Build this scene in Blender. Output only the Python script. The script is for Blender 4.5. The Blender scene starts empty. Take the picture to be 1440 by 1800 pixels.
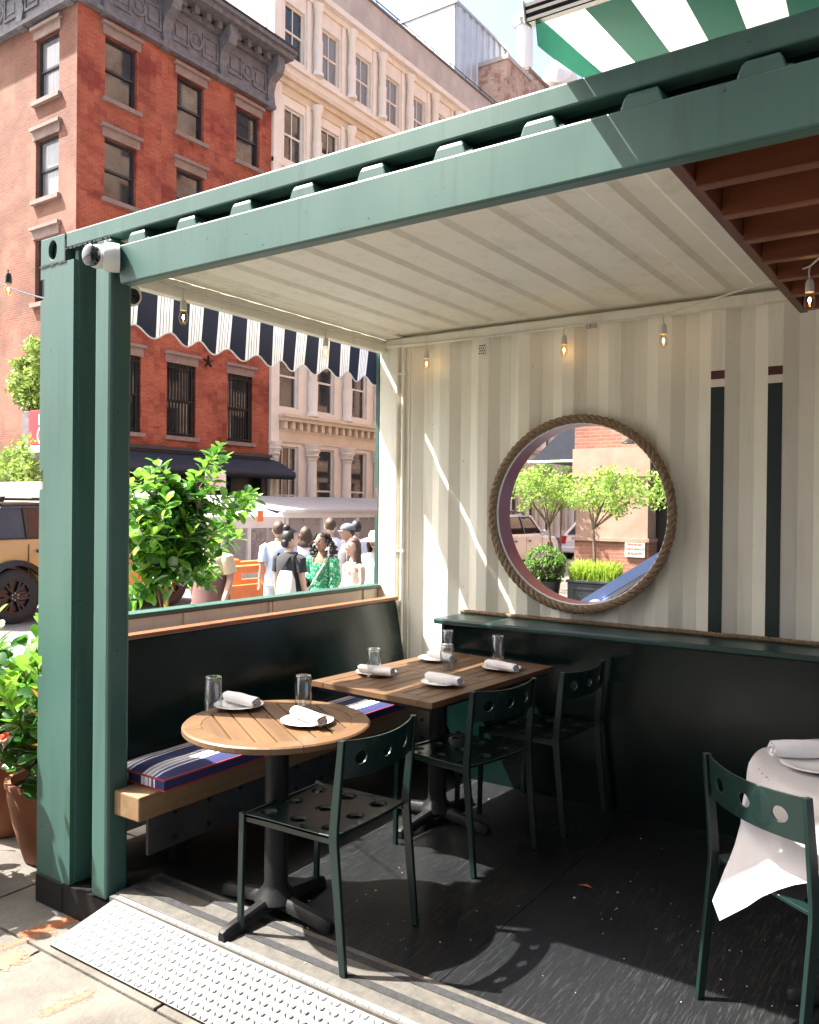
import bpy, bmesh, math, random
from mathutils import Vector, Matrix, noise as mnoise
random.seed(7)
R=math.radians; PI=math.pi; sin=math.sin; cos=math.cos
S=bpy.context.scene
COL=S.collection
# ---------------------------------------------------------------- camera
FPX=1462.858
_a,_p,_r=R(34.4116),R(-0.3883),R(0.5778)
fw=Vector((-sin(_a)*cos(_p),cos(_a)*cos(_p),sin(_p))); rt=Vector((cos(_a),sin(_a),0)); up=rt.cross(fw)
rt,up=cos(_r)*rt+sin(_r)*up, -sin(_r)*rt+cos(_r)*up
CAM=Vector((3.4017,-2.0896,1.7476))
def ray(px,py): return fw+rt*((px-720)/FPX)-up*((py-900)/FPX)
def at(px,py,x=None,y=None,z=None):          # survey point: where a sight line meets a real plane
    d=ray(px,py)
    if x is not None: t=(x-CAM.x)/d.x
    elif y is not None: t=(y-CAM.y)/d.y
    else: t=(z-CAM.z)/d.z
    return CAM+d*t
def far(px,py,Z): return CAM+ray(px,py)*Z
cd=bpy.data.cameras.new('camera'); cam=bpy.data.objects.new('camera',cd); COL.objects.link(cam)
cd.sensor_fit='VERTICAL'; cd.sensor_height=36; cd.lens=FPX/1800*36; cd.clip_start=.05; cd.clip_end=900
cam.matrix_world=Matrix(((rt.x,up.x,-fw.x,CAM.x),(rt.y,up.y,-fw.y,CAM.y),(rt.z,up.z,-fw.z,CAM.z),(0,0,0,1)))
S.camera=cam
# ---------------------------------------------------------------- light
SUN_TRAVEL=Vector((.602,.296,-1.0)).normalized()
w=bpy.data.worlds.new('World'); S.world=w; w.use_nodes=True
wn=w.node_tree.nodes; bg=wn['Background']
sk=wn.new('ShaderNodeTexSky'); sk.sky_type='NISHITA'; sk.sun_disc=False
sk.sun_elevation=math.asin(-SUN_TRAVEL.z); sk.sun_rotation=math.atan2(-SUN_TRAVEL.x,-SUN_TRAVEL.y)
sk.air_density=1.0; sk.dust_density=6.0; sk.ozone_density=.6
w.node_tree.links.new(sk.outputs[0],bg.inputs[0]); bg.inputs[1].default_value=.105
sl=bpy.data.lights.new('sun','SUN'); sl.energy=5.0; sl.angle=R(.5); sl.color=(1,.955,.88)
so=bpy.data.objects.new('sun',sl); COL.objects.link(so); so.location=(-20,-12,30)
so.rotation_euler=SUN_TRAVEL.to_track_quat('-Z','Y').to_euler()
vs=S.view_settings; vs.view_transform='Standard'; vs.look='None'; vs.gamma=1; vs.use_curve_mapping=False; vs.exposure=2.17
S.render.engine='CYCLES'; S.cycles.use_denoising=True; S.cycles.max_bounces=10; S.cycles.diffuse_bounces=5
S.cycles.caustics_reflective=False; S.cycles.caustics_refractive=False; S.cycles.sample_clamp_indirect=6
# ---------------------------------------------------------------- materials
MATS={}
def _new(name):
    m=bpy.data.materials.new(name); m.use_nodes=True; MATS[name]=m
    nt=m.node_tree; b=nt.nodes['Principled BSDF']; return m,nt,b
def rgb(c): return (c[0],c[1],c[2],1)
def mat(name,c1,c2=None,scale=6,rough=.5,r2=None,metal=0,bump=0,bscale=60,trans=0,coat=0,emit=None,es=0,spec=None,ior=None,stretch=(1,1,1),detail=5,lo=.35,hi=.65,sheen=0,alpha=None):
    m,nt,b=_new(name); N=nt.nodes; L=nt.links
    b.inputs['Base Color'].default_value=rgb(c1); b.inputs['Roughness'].default_value=rough; b.inputs['Metallic'].default_value=metal
    b.inputs['Transmission Weight'].default_value=trans; b.inputs['Coat Weight'].default_value=coat
    if coat: b.inputs['Coat Roughness'].default_value=.08
    if spec is not None: b.inputs['Specular IOR Level'].default_value=spec
    if ior: b.inputs['IOR'].default_value=ior
    if alpha is not None: b.inputs['Alpha'].default_value=alpha
    if emit: b.inputs['Emission Color'].default_value=rgb(emit); b.inputs['Emission Strength'].default_value=es
    tc=None
    def coords():
        nonlocal tc
        if tc is None:
            t=N.new('ShaderNodeTexCoord'); mp=N.new('ShaderNodeMapping'); mp.inputs['Scale'].default_value=stretch
            L.new(t.outputs['Object'],mp.inputs['Vector']); tc=mp.outputs['Vector']
        return tc
    if c2:
        n=N.new('ShaderNodeTexNoise'); n.inputs['Scale'].default_value=scale; n.inputs['Detail'].default_value=detail; n.inputs['Roughness'].default_value=.6
        L.new(coords(),n.inputs['Vector'])
        cr=N.new('ShaderNodeValToRGB'); cr.color_ramp.elements[0].position=lo; cr.color_ramp.elements[1].position=hi
        cr.color_ramp.elements[0].color=rgb(c1); cr.color_ramp.elements[1].color=rgb(c2)
        L.new(n.outputs['Fac'],cr.inputs[0]); L.new(cr.outputs[0],b.inputs['Base Color'])
        if r2 is not None:
            mr=N.new('ShaderNodeMapRange'); mr.inputs['To Min'].default_value=rough; mr.inputs['To Max'].default_value=r2
            mr.inputs['From Min'].default_value=.3; mr.inputs['From Max'].default_value=.7
            L.new(n.outputs['Fac'],mr.inputs['Value']); L.new(mr.outputs[0],b.inputs['Roughness'])
    if bump:
        n2=N.new('ShaderNodeTexNoise'); n2.inputs['Scale'].default_value=bscale; n2.inputs['Detail'].default_value=4
        L.new(coords(),n2.inputs['Vector'])
        bp=N.new('ShaderNodeBump'); bp.inputs['Strength'].default_value=bump; bp.inputs['Distance'].default_value=.01
        L.new(n2.outputs['Fac'],bp.inputs['Height']); L.new(bp.outputs[0],b.inputs['Normal'])
    return m
def brickmat(name,c1,c2,mortar,patch,pscale=.45,bw=.22,bh=.072,ms=.012,plo=.52,phi=.56):
    m,nt,b=_new(name); N=nt.nodes; L=nt.links
    t=N.new('ShaderNodeTexCoord'); sx=N.new('ShaderNodeSeparateXYZ'); L.new(t.outputs['Object'],sx.inputs[0])
    ad=N.new('ShaderNodeMath'); L.new(sx.outputs[0],ad.inputs[0]); L.new(sx.outputs[1],ad.inputs[1])
    cb=N.new('ShaderNodeCombineXYZ'); L.new(ad.outputs[0],cb.inputs[0]); L.new(sx.outputs[2],cb.inputs[1])
    br=N.new('ShaderNodeTexBrick'); L.new(cb.outputs[0],br.inputs['Vector'])
    br.inputs['Scale'].default_value=1; br.inputs['Brick Width'].default_value=bw; br.inputs['Row Height'].default_value=bh; br.inputs['Mortar Size'].default_value=ms
    br.inputs['Color1'].default_value=rgb(c1); br.inputs['Color2'].default_value=rgb(c2); br.inputs['Mortar'].default_value=rgb(mortar)
    br.inputs['Bias'].default_value=-.1
    # repaired / stained areas follow brick cells
    fl=N.new('ShaderNodeVectorMath'); fl.operation='SNAP'; fl.inputs[1].default_value=(bw,bh,1); L.new(cb.outputs[0],fl.inputs[0])
    n=N.new('ShaderNodeTexNoise'); n.inputs['Scale'].default_value=pscale; n.inputs['Detail'].default_value=9; n.inputs['Roughness'].default_value=.72; L.new(fl.outputs[0],n.inputs['Vector'])
    cr=N.new('ShaderNodeValToRGB'); cr.color_ramp.elements[0].position=plo; cr.color_ramp.elements[1].position=phi
    L.new(n.outputs['Fac'],cr.inputs[0])
    mx=N.new('ShaderNodeMixRGB'); mx.inputs[2].default_value=rgb(patch); L.new(cr.outputs[0],mx.inputs[0]); L.new(br.outputs['Color'],mx.inputs[1])
    n3=N.new('ShaderNodeTexNoise'); n3.inputs['Scale'].default_value=.8; n3.inputs['Detail'].default_value=6; L.new(t.outputs['Object'],n3.inputs['Vector'])
    mr=N.new('ShaderNodeMapRange'); mr.inputs['From Min'].default_value=.3; mr.inputs['From Max'].default_value=.7; mr.inputs['To Min'].default_value=.72; mr.inputs['To Max'].default_value=1.2
    L.new(n3.outputs['Fac'],mr.inputs['Value'])
    mu=N.new('ShaderNodeMixRGB'); mu.blend_type='MULTIPLY'; mu.inputs[0].default_value=1; L.new(mx.outputs[0],mu.inputs[1]); L.new(mr.outputs[0],mu.inputs[2])
    L.new(mu.outputs[0],b.inputs['Base Color']); b.inputs['Roughness'].default_value=.85
    bp=N.new('ShaderNodeBump'); bp.inputs['Strength'].default_value=.5; bp.inputs['Distance'].default_value=.01; bp.invert=True
    L.new(br.outputs['Fac'],bp.inputs['Height']); L.new(bp.outputs[0],b.inputs['Normal'])
    return m
def stripemat(name,axis,pitch,stops,off=0,rough=.8,bump=.15,trans=0):
    m,nt,b=_new(name); N=nt.nodes; L=nt.links
    t=N.new('ShaderNodeTexCoord'); sx=N.new('ShaderNodeSeparateXYZ'); L.new(t.outputs['Object'],sx.inputs[0])
    ma=N.new('ShaderNodeMath'); ma.operation='MULTIPLY_ADD'; ma.inputs[1].default_value=1/pitch; ma.inputs[2].default_value=off; L.new(sx.outputs[axis],ma.inputs[0])
    fr=N.new('ShaderNodeMath'); fr.operation='FRACT'; L.new(ma.outputs[0],fr.inputs[0])
    cr=N.new('ShaderNodeValToRGB'); cr.color_ramp.interpolation='CONSTANT'
    e=cr.color_ramp.elements; e[0].position=stops[0][0]; e[0].color=rgb(stops[0][1]); e[1].position=stops[1][0]; e[1].color=rgb(stops[1][1])
    for p,c in stops[2:]:
        k=e.new(p); k.color=rgb(c)
    L.new(fr.outputs[0],cr.inputs[0])
    n=N.new('ShaderNodeTexNoise'); n.inputs['Scale'].default_value=14; n.inputs['Detail'].default_value=6; L.new(t.outputs['Object'],n.inputs['Vector'])
    mr=N.new('ShaderNodeMapRange'); mr.inputs['To Min'].default_value=.8; mr.inputs['To Max'].default_value=1.15; L.new(n.outputs['Fac'],mr.inputs['Value'])
    mu=N.new('ShaderNodeMixRGB'); mu.blend_type='MULTIPLY'; mu.inputs[0].default_value=1; L.new(cr.outputs[0],mu.inputs[1]); L.new(mr.outputs[0],mu.inputs[2])
    L.new(mu.outputs[0],b.inputs['Base Color']); b.inputs['Roughness'].default_value=rough
    bn=N.new('ShaderNodeTexNoise'); bn.inputs['Scale'].default_value=220; L.new(t.outputs['Object'],bn.inputs['Vector'])
    bp=N.new('ShaderNodeBump'); bp.inputs['Strength'].default_value=bump; bp.inputs['Distance'].default_value=.004; L.new(bn.outputs['Fac'],bp.inputs['Height']); L.new(bp.outputs[0],b.inputs['Normal'])
    if trans:
        tr=N.new('ShaderNodeBsdfTranslucent'); L.new(mu.outputs[0],tr.inputs['Color']); ms=N.new('ShaderNodeMixShader'); ms.inputs[0].default_value=trans
        L.new(b.outputs[0],ms.inputs[1]); L.new(tr.outputs[0],ms.inputs[2]); L.new(ms.outputs[0],N['Material Output'].inputs['Surface'])
    return m
def translucent(m,f,col):
    nt=m.node_tree; N=nt.nodes; L=nt.links; b=N['Principled BSDF']
    tr=N.new('ShaderNodeBsdfTranslucent'); tr.inputs['Color'].default_value=rgb(col); ms=N.new('ShaderNodeMixShader'); ms.inputs[0].default_value=f
    L.new(b.outputs[0],ms.inputs[1]); L.new(tr.outputs[0],ms.inputs[2]); L.new(ms.outputs[0],N['Material Output'].inputs['Surface']); return m
def weather(m,grime,chip,gs=1.6,amt=.35,chips=.0,vert=True):
    nt=m.node_tree;N=nt.nodes;L=nt.links;b=N['Principled BSDF'];src=b.inputs['Base Color'].links[0].from_socket
    t=N.new('ShaderNodeTexCoord');mp=N.new('ShaderNodeMapping');mp.inputs['Scale'].default_value=(9,9,.8) if vert else (1,1,1);L.new(t.outputs['Object'],mp.inputs['Vector'])
    n=N.new('ShaderNodeTexNoise');n.inputs['Scale'].default_value=gs;n.inputs['Detail'].default_value=8;n.inputs['Roughness'].default_value=.7;L.new(mp.outputs[0],n.inputs['Vector'])
    r=N.new('ShaderNodeMapRange');r.inputs['From Min'].default_value=.52;r.inputs['From Max'].default_value=.78;r.inputs['To Max'].default_value=amt;L.new(n.outputs['Fac'],r.inputs['Value'])
    x=N.new('ShaderNodeMixRGB');x.inputs[2].default_value=rgb(grime);L.new(r.outputs[0],x.inputs[0]);L.new(src,x.inputs[1]);out=x.outputs[0]
    if chips:
        v=N.new('ShaderNodeTexNoise');v.inputs['Scale'].default_value=38;v.inputs['Detail'].default_value=3;L.new(t.outputs['Object'],v.inputs['Vector'])
        q=N.new('ShaderNodeMapRange');q.inputs['From Min'].default_value=chips;q.inputs['From Max'].default_value=chips+.02;L.new(v.outputs['Fac'],q.inputs['Value'])
        y=N.new('ShaderNodeMixRGB');y.inputs[2].default_value=rgb(chip);L.new(q.outputs[0],y.inputs[0]);L.new(out,y.inputs[1]);out=y.outputs[0]
    L.new(out,b.inputs['Base Color']);return m
def vary(m,amt=.45,tint=(1.0,.85,.35)):
    nt=m.node_tree;N=nt.nodes;L=nt.links;b=N['Principled BSDF'];src=b.inputs['Base Color'].links[0].from_socket
    o=N.new('ShaderNodeObjectInfo');p=N.new('ShaderNodeMath');p.operation='POWER';p.inputs[1].default_value=2.2;L.new(o.outputs['Random'],p.inputs[0])
    h=N.new('ShaderNodeMath');h.operation='MULTIPLY';h.inputs[1].default_value=amt;L.new(p.outputs[0],h.inputs[0])
    x=N.new('ShaderNodeMixRGB');x.blend_type='MIX';L.new(h.outputs[0],x.inputs[0]);L.new(src,x.inputs[1]);x.inputs[2].default_value=rgb((.27*tint[0],.32*tint[1],.09*tint[2]));L.new(x.outputs[0],b.inputs['Base Color']);return m
def woodmat(name,c1,c2,axis='Y',scale=22,rough=.55):
    st={'X':(.06,1,1),'Y':(1,.06,1),'Z':(1,1,.06)}[axis]
    return mat(name,c1,c2,scale=scale,rough=rough,r2=rough-.1,bump=.12,bscale=scale*2,stretch=st,lo=.3,hi=.7)

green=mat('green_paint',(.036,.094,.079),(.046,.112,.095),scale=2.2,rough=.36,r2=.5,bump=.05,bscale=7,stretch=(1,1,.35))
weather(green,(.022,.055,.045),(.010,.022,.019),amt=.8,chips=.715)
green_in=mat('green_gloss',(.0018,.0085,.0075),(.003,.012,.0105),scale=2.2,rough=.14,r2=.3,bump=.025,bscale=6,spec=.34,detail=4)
cream=mat('cream_paint',(.83,.805,.70),(.87,.85,.75),scale=3,rough=.5,bump=.05,bscale=14)
weather(cream,(.50,.46,.36),(.30,.26,.2),gs=1.1,amt=.5,chips=.765)
def scratchmat(name,base,light,rough):
    m,nt,b=_new(name); N=nt.nodes; L=nt.links
    t=N.new('ShaderNodeTexCoord'); acc=None
    for i,(ang,sc,st,th) in enumerate(((.3,130,.05,.575),(1.1,160,.04,.58),(1.9,120,.06,.58),(2.6,170,.05,.585),(.8,60,.05,.63))):
        mp=N.new('ShaderNodeMapping'); mp.inputs['Rotation'].default_value=(0,0,ang); mp.inputs['Scale'].default_value=(1,st,1); L.new(t.outputs['Object'],mp.inputs['Vector'])
        n=N.new('ShaderNodeTexNoise'); n.inputs['Scale'].default_value=sc; n.inputs['Detail'].default_value=6; n.inputs['Roughness'].default_value=.7; L.new(mp.outputs[0],n.inputs['Vector'])
        cr=N.new('ShaderNodeMapRange'); cr.inputs['From Min'].default_value=th; cr.inputs['From Max'].default_value=th+.08; L.new(n.outputs['Fac'],cr.inputs['Value'])
        if acc is None: acc=cr.outputs[0]
        else:
            mx=N.new('ShaderNodeMath'); mx.operation='MAXIMUM'; L.new(acc,mx.inputs[0]); L.new(cr.outputs[0],mx.inputs[1]); acc=mx.outputs[0]
    g=N.new('ShaderNodeTexNoise'); g.inputs['Scale'].default_value=2.2; g.inputs['Detail'].default_value=8; L.new(t.outputs['Object'],g.inputs['Vector'])
    gm=N.new('ShaderNodeMapRange'); gm.inputs['From Min'].default_value=.35; gm.inputs['From Max'].default_value=.65; gm.inputs['To Min'].default_value=.35; gm.inputs['To Max'].default_value=1.0; L.new(g.outputs['Fac'],gm.inputs['Value'])
    mm=N.new('ShaderNodeMath'); mm.operation='MULTIPLY'; L.new(acc,mm.inputs[0]); L.new(gm.outputs[0],mm.inputs[1])
    cm=N.new('ShaderNodeMixRGB'); cm.inputs[1].default_value=rgb(base); cm.inputs[2].default_value=rgb(light); L.new(mm.outputs[0],cm.inputs[0]); L.new(cm.outputs[0],b.inputs['Base Color'])
    rr=N.new('ShaderNodeMapRange'); rr.inputs['To Min'].default_value=rough; rr.inputs['To Max'].default_value=rough+.3; L.new(gm.outputs[0],rr.inputs['Value']); L.new(rr.outputs[0],b.inputs['Roughness'])
    b.inputs['Specular IOR Level'].default_value=.22
    bp=N.new('ShaderNodeBump'); bp.inputs['Strength'].default_value=.12; bp.inputs['Distance'].default_value=.004; L.new(acc,bp.inputs['Height']); L.new(bp.outputs[0],b.inputs['Normal'])
    return m
blackfl=scratchmat('black_floor',(.0095,.0105,.0115),(.046,.046,.045),.17)
blackold=mat('worn_black',(.004,.0048,.0055),(.045,.048,.051),scale=26,rough=.22,r2=.5,bump=.12,bscale=120,lo=.42,hi=.8,detail=9)
beige=mat('threshold_paint',(.06,.055,.048),(.10,.092,.08),scale=18,rough=.7,bump=.2,bscale=90)
grip=mat('grip_tape',(.015,.016,.018),(.03,.031,.033),scale=40,rough=.85,bump=.5,bscale=300)
dark_green=mat('chair_paint',(.0035,.0135,.012),(.0048,.0175,.0155),scale=6,rough=.3,bump=.03,bscale=200)
iron=mat('black_iron',(.006,.0065,.007),(.009,.0095,.01),scale=12,spec=.25,rough=.5,bump=.12,bscale=140)
teak=woodmat('teak',(.09,.046,.019),(.148,.08,.035),'Y',26)
teakx=woodmat('teak_cross',(.09,.046,.019),(.148,.08,.035),'X',26)
timber=woodmat('pale_timber',(.15,.086,.039),(.23,.146,.077),'Y',14,.7)
redwood=woodmat('reddish_joist',(.115,.033,.015),(.22,.07,.034),'X',14,.5)
redwoody=woodmat('reddish_ledger',(.085,.026,.014),(.17,.055,.03),'Y',14,.5)
caprail=woodmat('cap_rail_wood',(.20,.075,.035),(.30,.125,.06),'Y',16,.4)
alu=mat('tread_metal',(.065,.067,.069),(.115,.117,.12),scale=7,rough=.5,r2=.7,metal=.2,bump=.06,bscale=40)
pave=mat('pavement_stone',(.07,.063,.053),(.14,.127,.108),scale=3.2,rough=.9,bump=.35,bscale=55,detail=9)
pave2=mat('pavement_stone_worn',(.085,.077,.066),(.125,.113,.098),scale=5,rough=.9,bump=.35,bscale=70,detail=9)
pjoint=mat('joint_dirt',(.04,.036,.03),(.07,.062,.054),scale=30,rough=.95)
asphalt=mat('asphalt',(.13,.128,.127),(.18,.177,.175),scale=2.5,rough=.9,bump=.4,bscale=130,detail=8)
groundm=mat('ground_far',(.12,.115,.11),(.2,.19,.18),scale=.3,rough=.95)
kerbm=mat('kerb_stone',(.24,.235,.23),(.32,.31,.3),scale=6,rough=.85,bump=.3)
linepaint=mat('line_paint',(.7,.7,.68),(.5,.5,.49),scale=20,rough=.8)
orange_mark=mat('orange_marking',(.27,.065,.012),(.21,.085,.035),scale=16,rough=.85)
pale_mark=mat('faded_marking',(.20,.105,.062),(.15,.11,.082),scale=16,rough=.85)
wht=mat('white_plastic',(.72,.72,.70),rough=.35)
china=mat('white_china',(.78,.78,.77),rough=.12)
linen=mat('white_linen',(.82,.81,.83),(.87,.86,.87),scale=30,rough=.9,bump=.25,bscale=260)
cloth_m=translucent(mat('white_cloth',(.66,.645,.67),(.72,.70,.72),scale=5,rough=.9,bump=.15,bscale=300),.25,(.62,.6,.63))
def glassmix(name,tint,rough=.02,ior=1.5,add=.04):
    m,nt,b=_new(name); N=nt.nodes; L=nt.links
    tr=N.new('ShaderNodeBsdfTransparent'); tr.inputs['Color'].default_value=rgb(tint); gl=N.new('ShaderNodeBsdfGlossy'); gl.inputs['Roughness'].default_value=rough
    fr=N.new('ShaderNodeLayerWeight'); fr.inputs['Blend'].default_value=.5; pw=N.new('ShaderNodeMath'); pw.operation='POWER'; pw.inputs[1].default_value=3.2; L.new(fr.outputs['Facing'],pw.inputs[0]); ad=N.new('ShaderNodeMath'); ad.operation='MULTIPLY_ADD'; ad.inputs[1].default_value=.75; ad.inputs[2].default_value=add; L.new(pw.outputs[0],ad.inputs[0])
    ms=N.new('ShaderNodeMixShader'); L.new(ad.outputs[0],ms.inputs[0]); L.new(tr.outputs[0],ms.inputs[1]); L.new(gl.outputs[0],ms.inputs[2]); L.new(ms.outputs[0],N['Material Output'].inputs['Surface']); return m
glassm=glassmix('clear_glass',(.95,.97,.97),.015,1.5,.10)
blk=mat('black_plastic',(.008,.008,.009),rough=.25)
lens=mat('dark_lens',(.004,.004,.006),rough=.06,coat=1)
bulbm=glassmix('bulb_glass',(1,.90,.74),.03,1.4,.03)
filament=mat('filament',(1,.6,.25),emit=(1,.58,.22),es=14)
cord_m=mat('white_cord',(.62,.60,.55),rough=.5)
rope_m=mat('manila_rope',(.20,.135,.08),(.33,.24,.15),scale=60,rough=.9,bump=.5,bscale=160,stretch=(1,1,1))
redpaint=mat('crimson_paint',(.15,.013,.018),(.18,.018,.023),scale=4,rough=.35)
maroon=mat('maroon_paint',(.075,.014,.018),(.09,.018,.022),scale=6,rough=.6)
stripe_g=mat('stripe_green',(.0035,.0165,.015),(.0045,.0195,.018),scale=6,rough=.5)
terra=mat('terracotta',(.21,.075,.037),(.28,.12,.066),scale=5,rough=.8,bump=.15,bscale=60)
soil=mat('potting_soil',(.03,.022,.016),(.05,.038,.028),scale=30,rough=.95,bump=.6)
leafA=translucent(mat('glossy_leaf',(.06,.19,.02),(.12,.29,.03),scale=9,rough=.28,bump=.05,bscale=30),.38,(.22,.52,.05))
vary(leafA)
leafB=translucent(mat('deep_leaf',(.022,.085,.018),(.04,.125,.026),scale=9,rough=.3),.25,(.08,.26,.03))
leafY=translucent(mat('young_leaf',(.17,.30,.04),(.26,.38,.06),scale=9,rough=.35),.4,(.38,.58,.08))
crotonA=translucent(mat('orange_croton',(.42,.16,.025),(.50,.27,.04),scale=18,rough=.35),.25,(.6,.25,.04))
crotonB=translucent(mat('wine_croton',(.10,.03,.025),(.17,.07,.03),scale=18,rough=.35),.2,(.25,.06,.03))
flower=translucent(mat('red_petal',(.62,.06,.03),(.7,.16,.1),scale=20,rough=.6),.3,(.8,.1,.05))
mapleL=translucent(mat('maple_leaf',(.16,.28,.05),(.27,.40,.09),scale=2.5,rough=.5),.4,(.36,.52,.10))
mapleD=translucent(mat('maple_leaf_deep',(.06,.14,.03),(.11,.21,.05),scale=2.5,rough=.5),.35,(.16,.33,.06))
boxleaf=translucent(mat('box_leaf',(.07,.17,.03),(.14,.27,.05),scale=8,rough=.45),.3,(.2,.4,.06))
grassm=translucent(mat('planter_grass',(.20,.34,.03),(.33,.45,.06),scale=6,rough=.5),.4,(.45,.6,.08))
vinem=translucent(mat('vine_leaf',(.12,.20,.04),(.26,.33,.08),scale=1.6,rough=.6),.3,(.28,.40,.08))
bark=mat('bark',(.10,.075,.05),(.17,.13,.09),scale=14,rough=.9,bump=.5,bscale=60,stretch=(1,1,.25))
stake=mat('yellow_stake',(.26,.20,.03),(.34,.27,.05),scale=8,rough=.6,stretch=(1,1,.2))
tubm=mat('dark_planter',(.014,.017,.021),(.025,.03,.036),scale=5,rough=.4)
red_brick=brickmat('red_brick',(.31,.062,.032),(.39,.10,.052),(.36,.125,.075),(.20,.032,.020),pscale=.8,plo=.47,phi=.60)
side_brick=brickmat('sunlit_side_brick',(.165,.051,.029),(.205,.073,.045),(.18,.10,.07),(.225,.108,.073),pscale=.35,plo=.47,phi=.55)  # the red brick again, with the side's sunlit pink wash put into its colour
pink_brick=brickmat('corner_brick',(.27,.105,.068),(.33,.14,.095),(.31,.17,.125),(.36,.19,.14),pscale=.5)
tan_brick=brickmat('tan_brick',(.42,.27,.19),(.48,.33,.24),(.45,.36,.3),(.36,.2,.14))
chim_brick=brickmat('chimney_brick',(.42,.24,.17),(.50,.32,.24),(.5,.42,.36),(.34,.18,.13),pscale=1.5)
brownstone=mat('brownstone',(.21,.145,.125),(.27,.195,.17),scale=4,rough=.85,bump=.2)
pinkstone=mat('pink_stone',(.33,.205,.158),(.40,.265,.21),scale=3,rough=.85,bump=.15)
cornice_m=mat('slate_cornice',(.10,.097,.11),(.165,.16,.175),scale=5,rough=.65,bump=.2)
castiron=mat('cream_cast_iron',(.70,.645,.58),(.77,.72,.655),scale=2,rough=.6,bump=.08,bscale=20)
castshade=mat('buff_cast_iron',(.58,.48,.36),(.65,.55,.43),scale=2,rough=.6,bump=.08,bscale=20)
parapetm=mat('grey_render',(.40,.355,.33),(.50,.455,.425),scale=1.2,rough=.9,bump=.2,bscale=12,detail=8)
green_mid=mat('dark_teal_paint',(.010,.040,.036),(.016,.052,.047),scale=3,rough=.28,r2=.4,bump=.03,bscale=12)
sidecream=mat('cream_render',(.68,.64,.57),(.74,.71,.64),scale=.8,rough=.85)
metalclad=mat('metal_cladding',(.5,.52,.54),(.58,.6,.62),scale=1,rough=.45,metal=.3)
winframe=mat('black_frame',(.016,.017,.022),(.03,.03,.036),scale=5,rough=.5)
pane_d=mat('dark_pane',(.018,.02,.024),(.05,.048,.05),scale=1.3,rough=.04,spec=.8,lo=.3,hi=.8)
pane_g=mat('curtained_pane',(.16,.165,.175),(.27,.275,.28),scale=2,rough=.06,spec=.8,stretch=(6,6,.3))
navy=mat('navy_canvas',(.014,.018,.032),(.02,.026,.044),scale=5,rough=.7)
shopdark=mat('dark_shopfront',(.012,.011,.012),(.025,.022,.022),scale=3,rough=.35)
shedw=mat('shed_white',(.66,.645,.63),(.73,.715,.70),scale=3,rough=.5)
shedroof=translucent(mat('shed_roof',(.52,.52,.54),(.6,.6,.62),scale=2,rough=.4),.4,(.7,.7,.72))
def filmmat(name,f,col):
    m,nt,b=_new(name); N=nt.nodes; L=nt.links
    b.inputs['Base Color'].default_value=rgb(col); b.inputs['Roughness'].default_value=.12
    tr=N.new('ShaderNodeBsdfTransparent'); ms=N.new('ShaderNodeMixShader'); ms.inputs[0].default_value=f
    L.new(tr.outputs[0],ms.inputs[1]); L.new(b.outputs[0],ms.inputs[2]); L.new(ms.outputs[0],N['Material Output'].inputs['Surface']); return m
film=filmmat('clear_vinyl',.22,(.6,.58,.6))
carglass=mat('car_glass',(.012,.013,.015),rough=.03,spec=.9)
brownglass=mat('tinted_car_glass',(.028,.014,.011),(.05,.026,.02),scale=2,rough=.05,spec=.7)
tyre_m=mat('tyre_rubber',(.014,.014,.015),(.024,.024,.025),scale=20,rough=.8,bump=.3,bscale=90)
rim_dark=mat('dark_alloy',(.02,.021,.023),rough=.3,metal=.6)
chrome=mat('bright_metal',(.65,.66,.68),rough=.2,metal=1)
mustard=mat('mustard_paint',(.40,.235,.075),(.42,.25,.085),scale=2,rough=.3,coat=.8)
carwhite=mat('white_car_paint',(.62,.61,.63),rough=.3,coat=.8)
carblue=mat('blue_car_paint',(.13,.19,.36),(.14,.2,.37),scale=2,rough=.25,coat=1,metal=.2)
taillight=mat('tail_light',(.4,.02,.015),rough=.15)
headlight=mat('head_light',(.7,.7,.7),rough=.1)
orange_p=mat('orange_plastic',(.70,.17,.045),(.78,.24,.08),scale=3,rough=.45)
signred=mat('sign_red',(.58,.03,.04),rough=.4)
signwhite=mat('sign_white',(.72,.7,.64),rough=.5)
signtxt=mat('sign_lettering',(.30,.10,.06),rough=.6)
steel=mat('galvanised_steel',(.42,.43,.44),(.52,.53,.54),scale=9,rough=.4,metal=.7)
skinA=mat('skin_light',(.56,.36,.27),(.60,.40,.30),scale=8,rough=.5)
skinB=mat('skin_tan',(.42,.245,.165),(.46,.275,.19),scale=8,rough=.5)
skinC=mat('skin_brown',(.30,.165,.10),(.34,.19,.12),scale=8,rough=.5)
hairB=mat('black_hair',(.010,.008,.008),(.02,.016,.014),scale=60,rough=.45,bump=.5,bscale=90)
hairBr=mat('brown_hair',(.05,.026,.016),(.085,.048,.03),scale=40,rough=.5,bump=.5,bscale=90,stretch=(3,3,.4))
lipm=mat('lips',(.38,.12,.11),rough=.45)
eyem=mat('eye_dark',(.01,.008,.007),rough=.2)
def cloth(name,c,c2=None,scale=8): return mat(name,c,c2 or tuple(k*1.18 for k in c),scale=scale,rough=.85,bump=.35,bscale=22)
navy_stripe=stripemat('navy_white_awning',1,.213,[(0,(.011,.013,.028)),(.52,(.72,.72,.74)),(.615,(.03,.035,.06)),(.635,(.72,.72,.74)),(.71,(.03,.035,.06)),(.73,(.74,.74,.76)),(.80,(.03,.035,.06)),(.815,(.74,.74,.76)),(.885,(.03,.035,.06)),(.905,(.72,.72,.74))],off=.15,trans=.12)
green_stripe=stripemat('green_white_awning',0,.30,[(0,(.012,.155,.095)),(.5,(.70,.675,.665))],off=.42,trans=.42)
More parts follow.
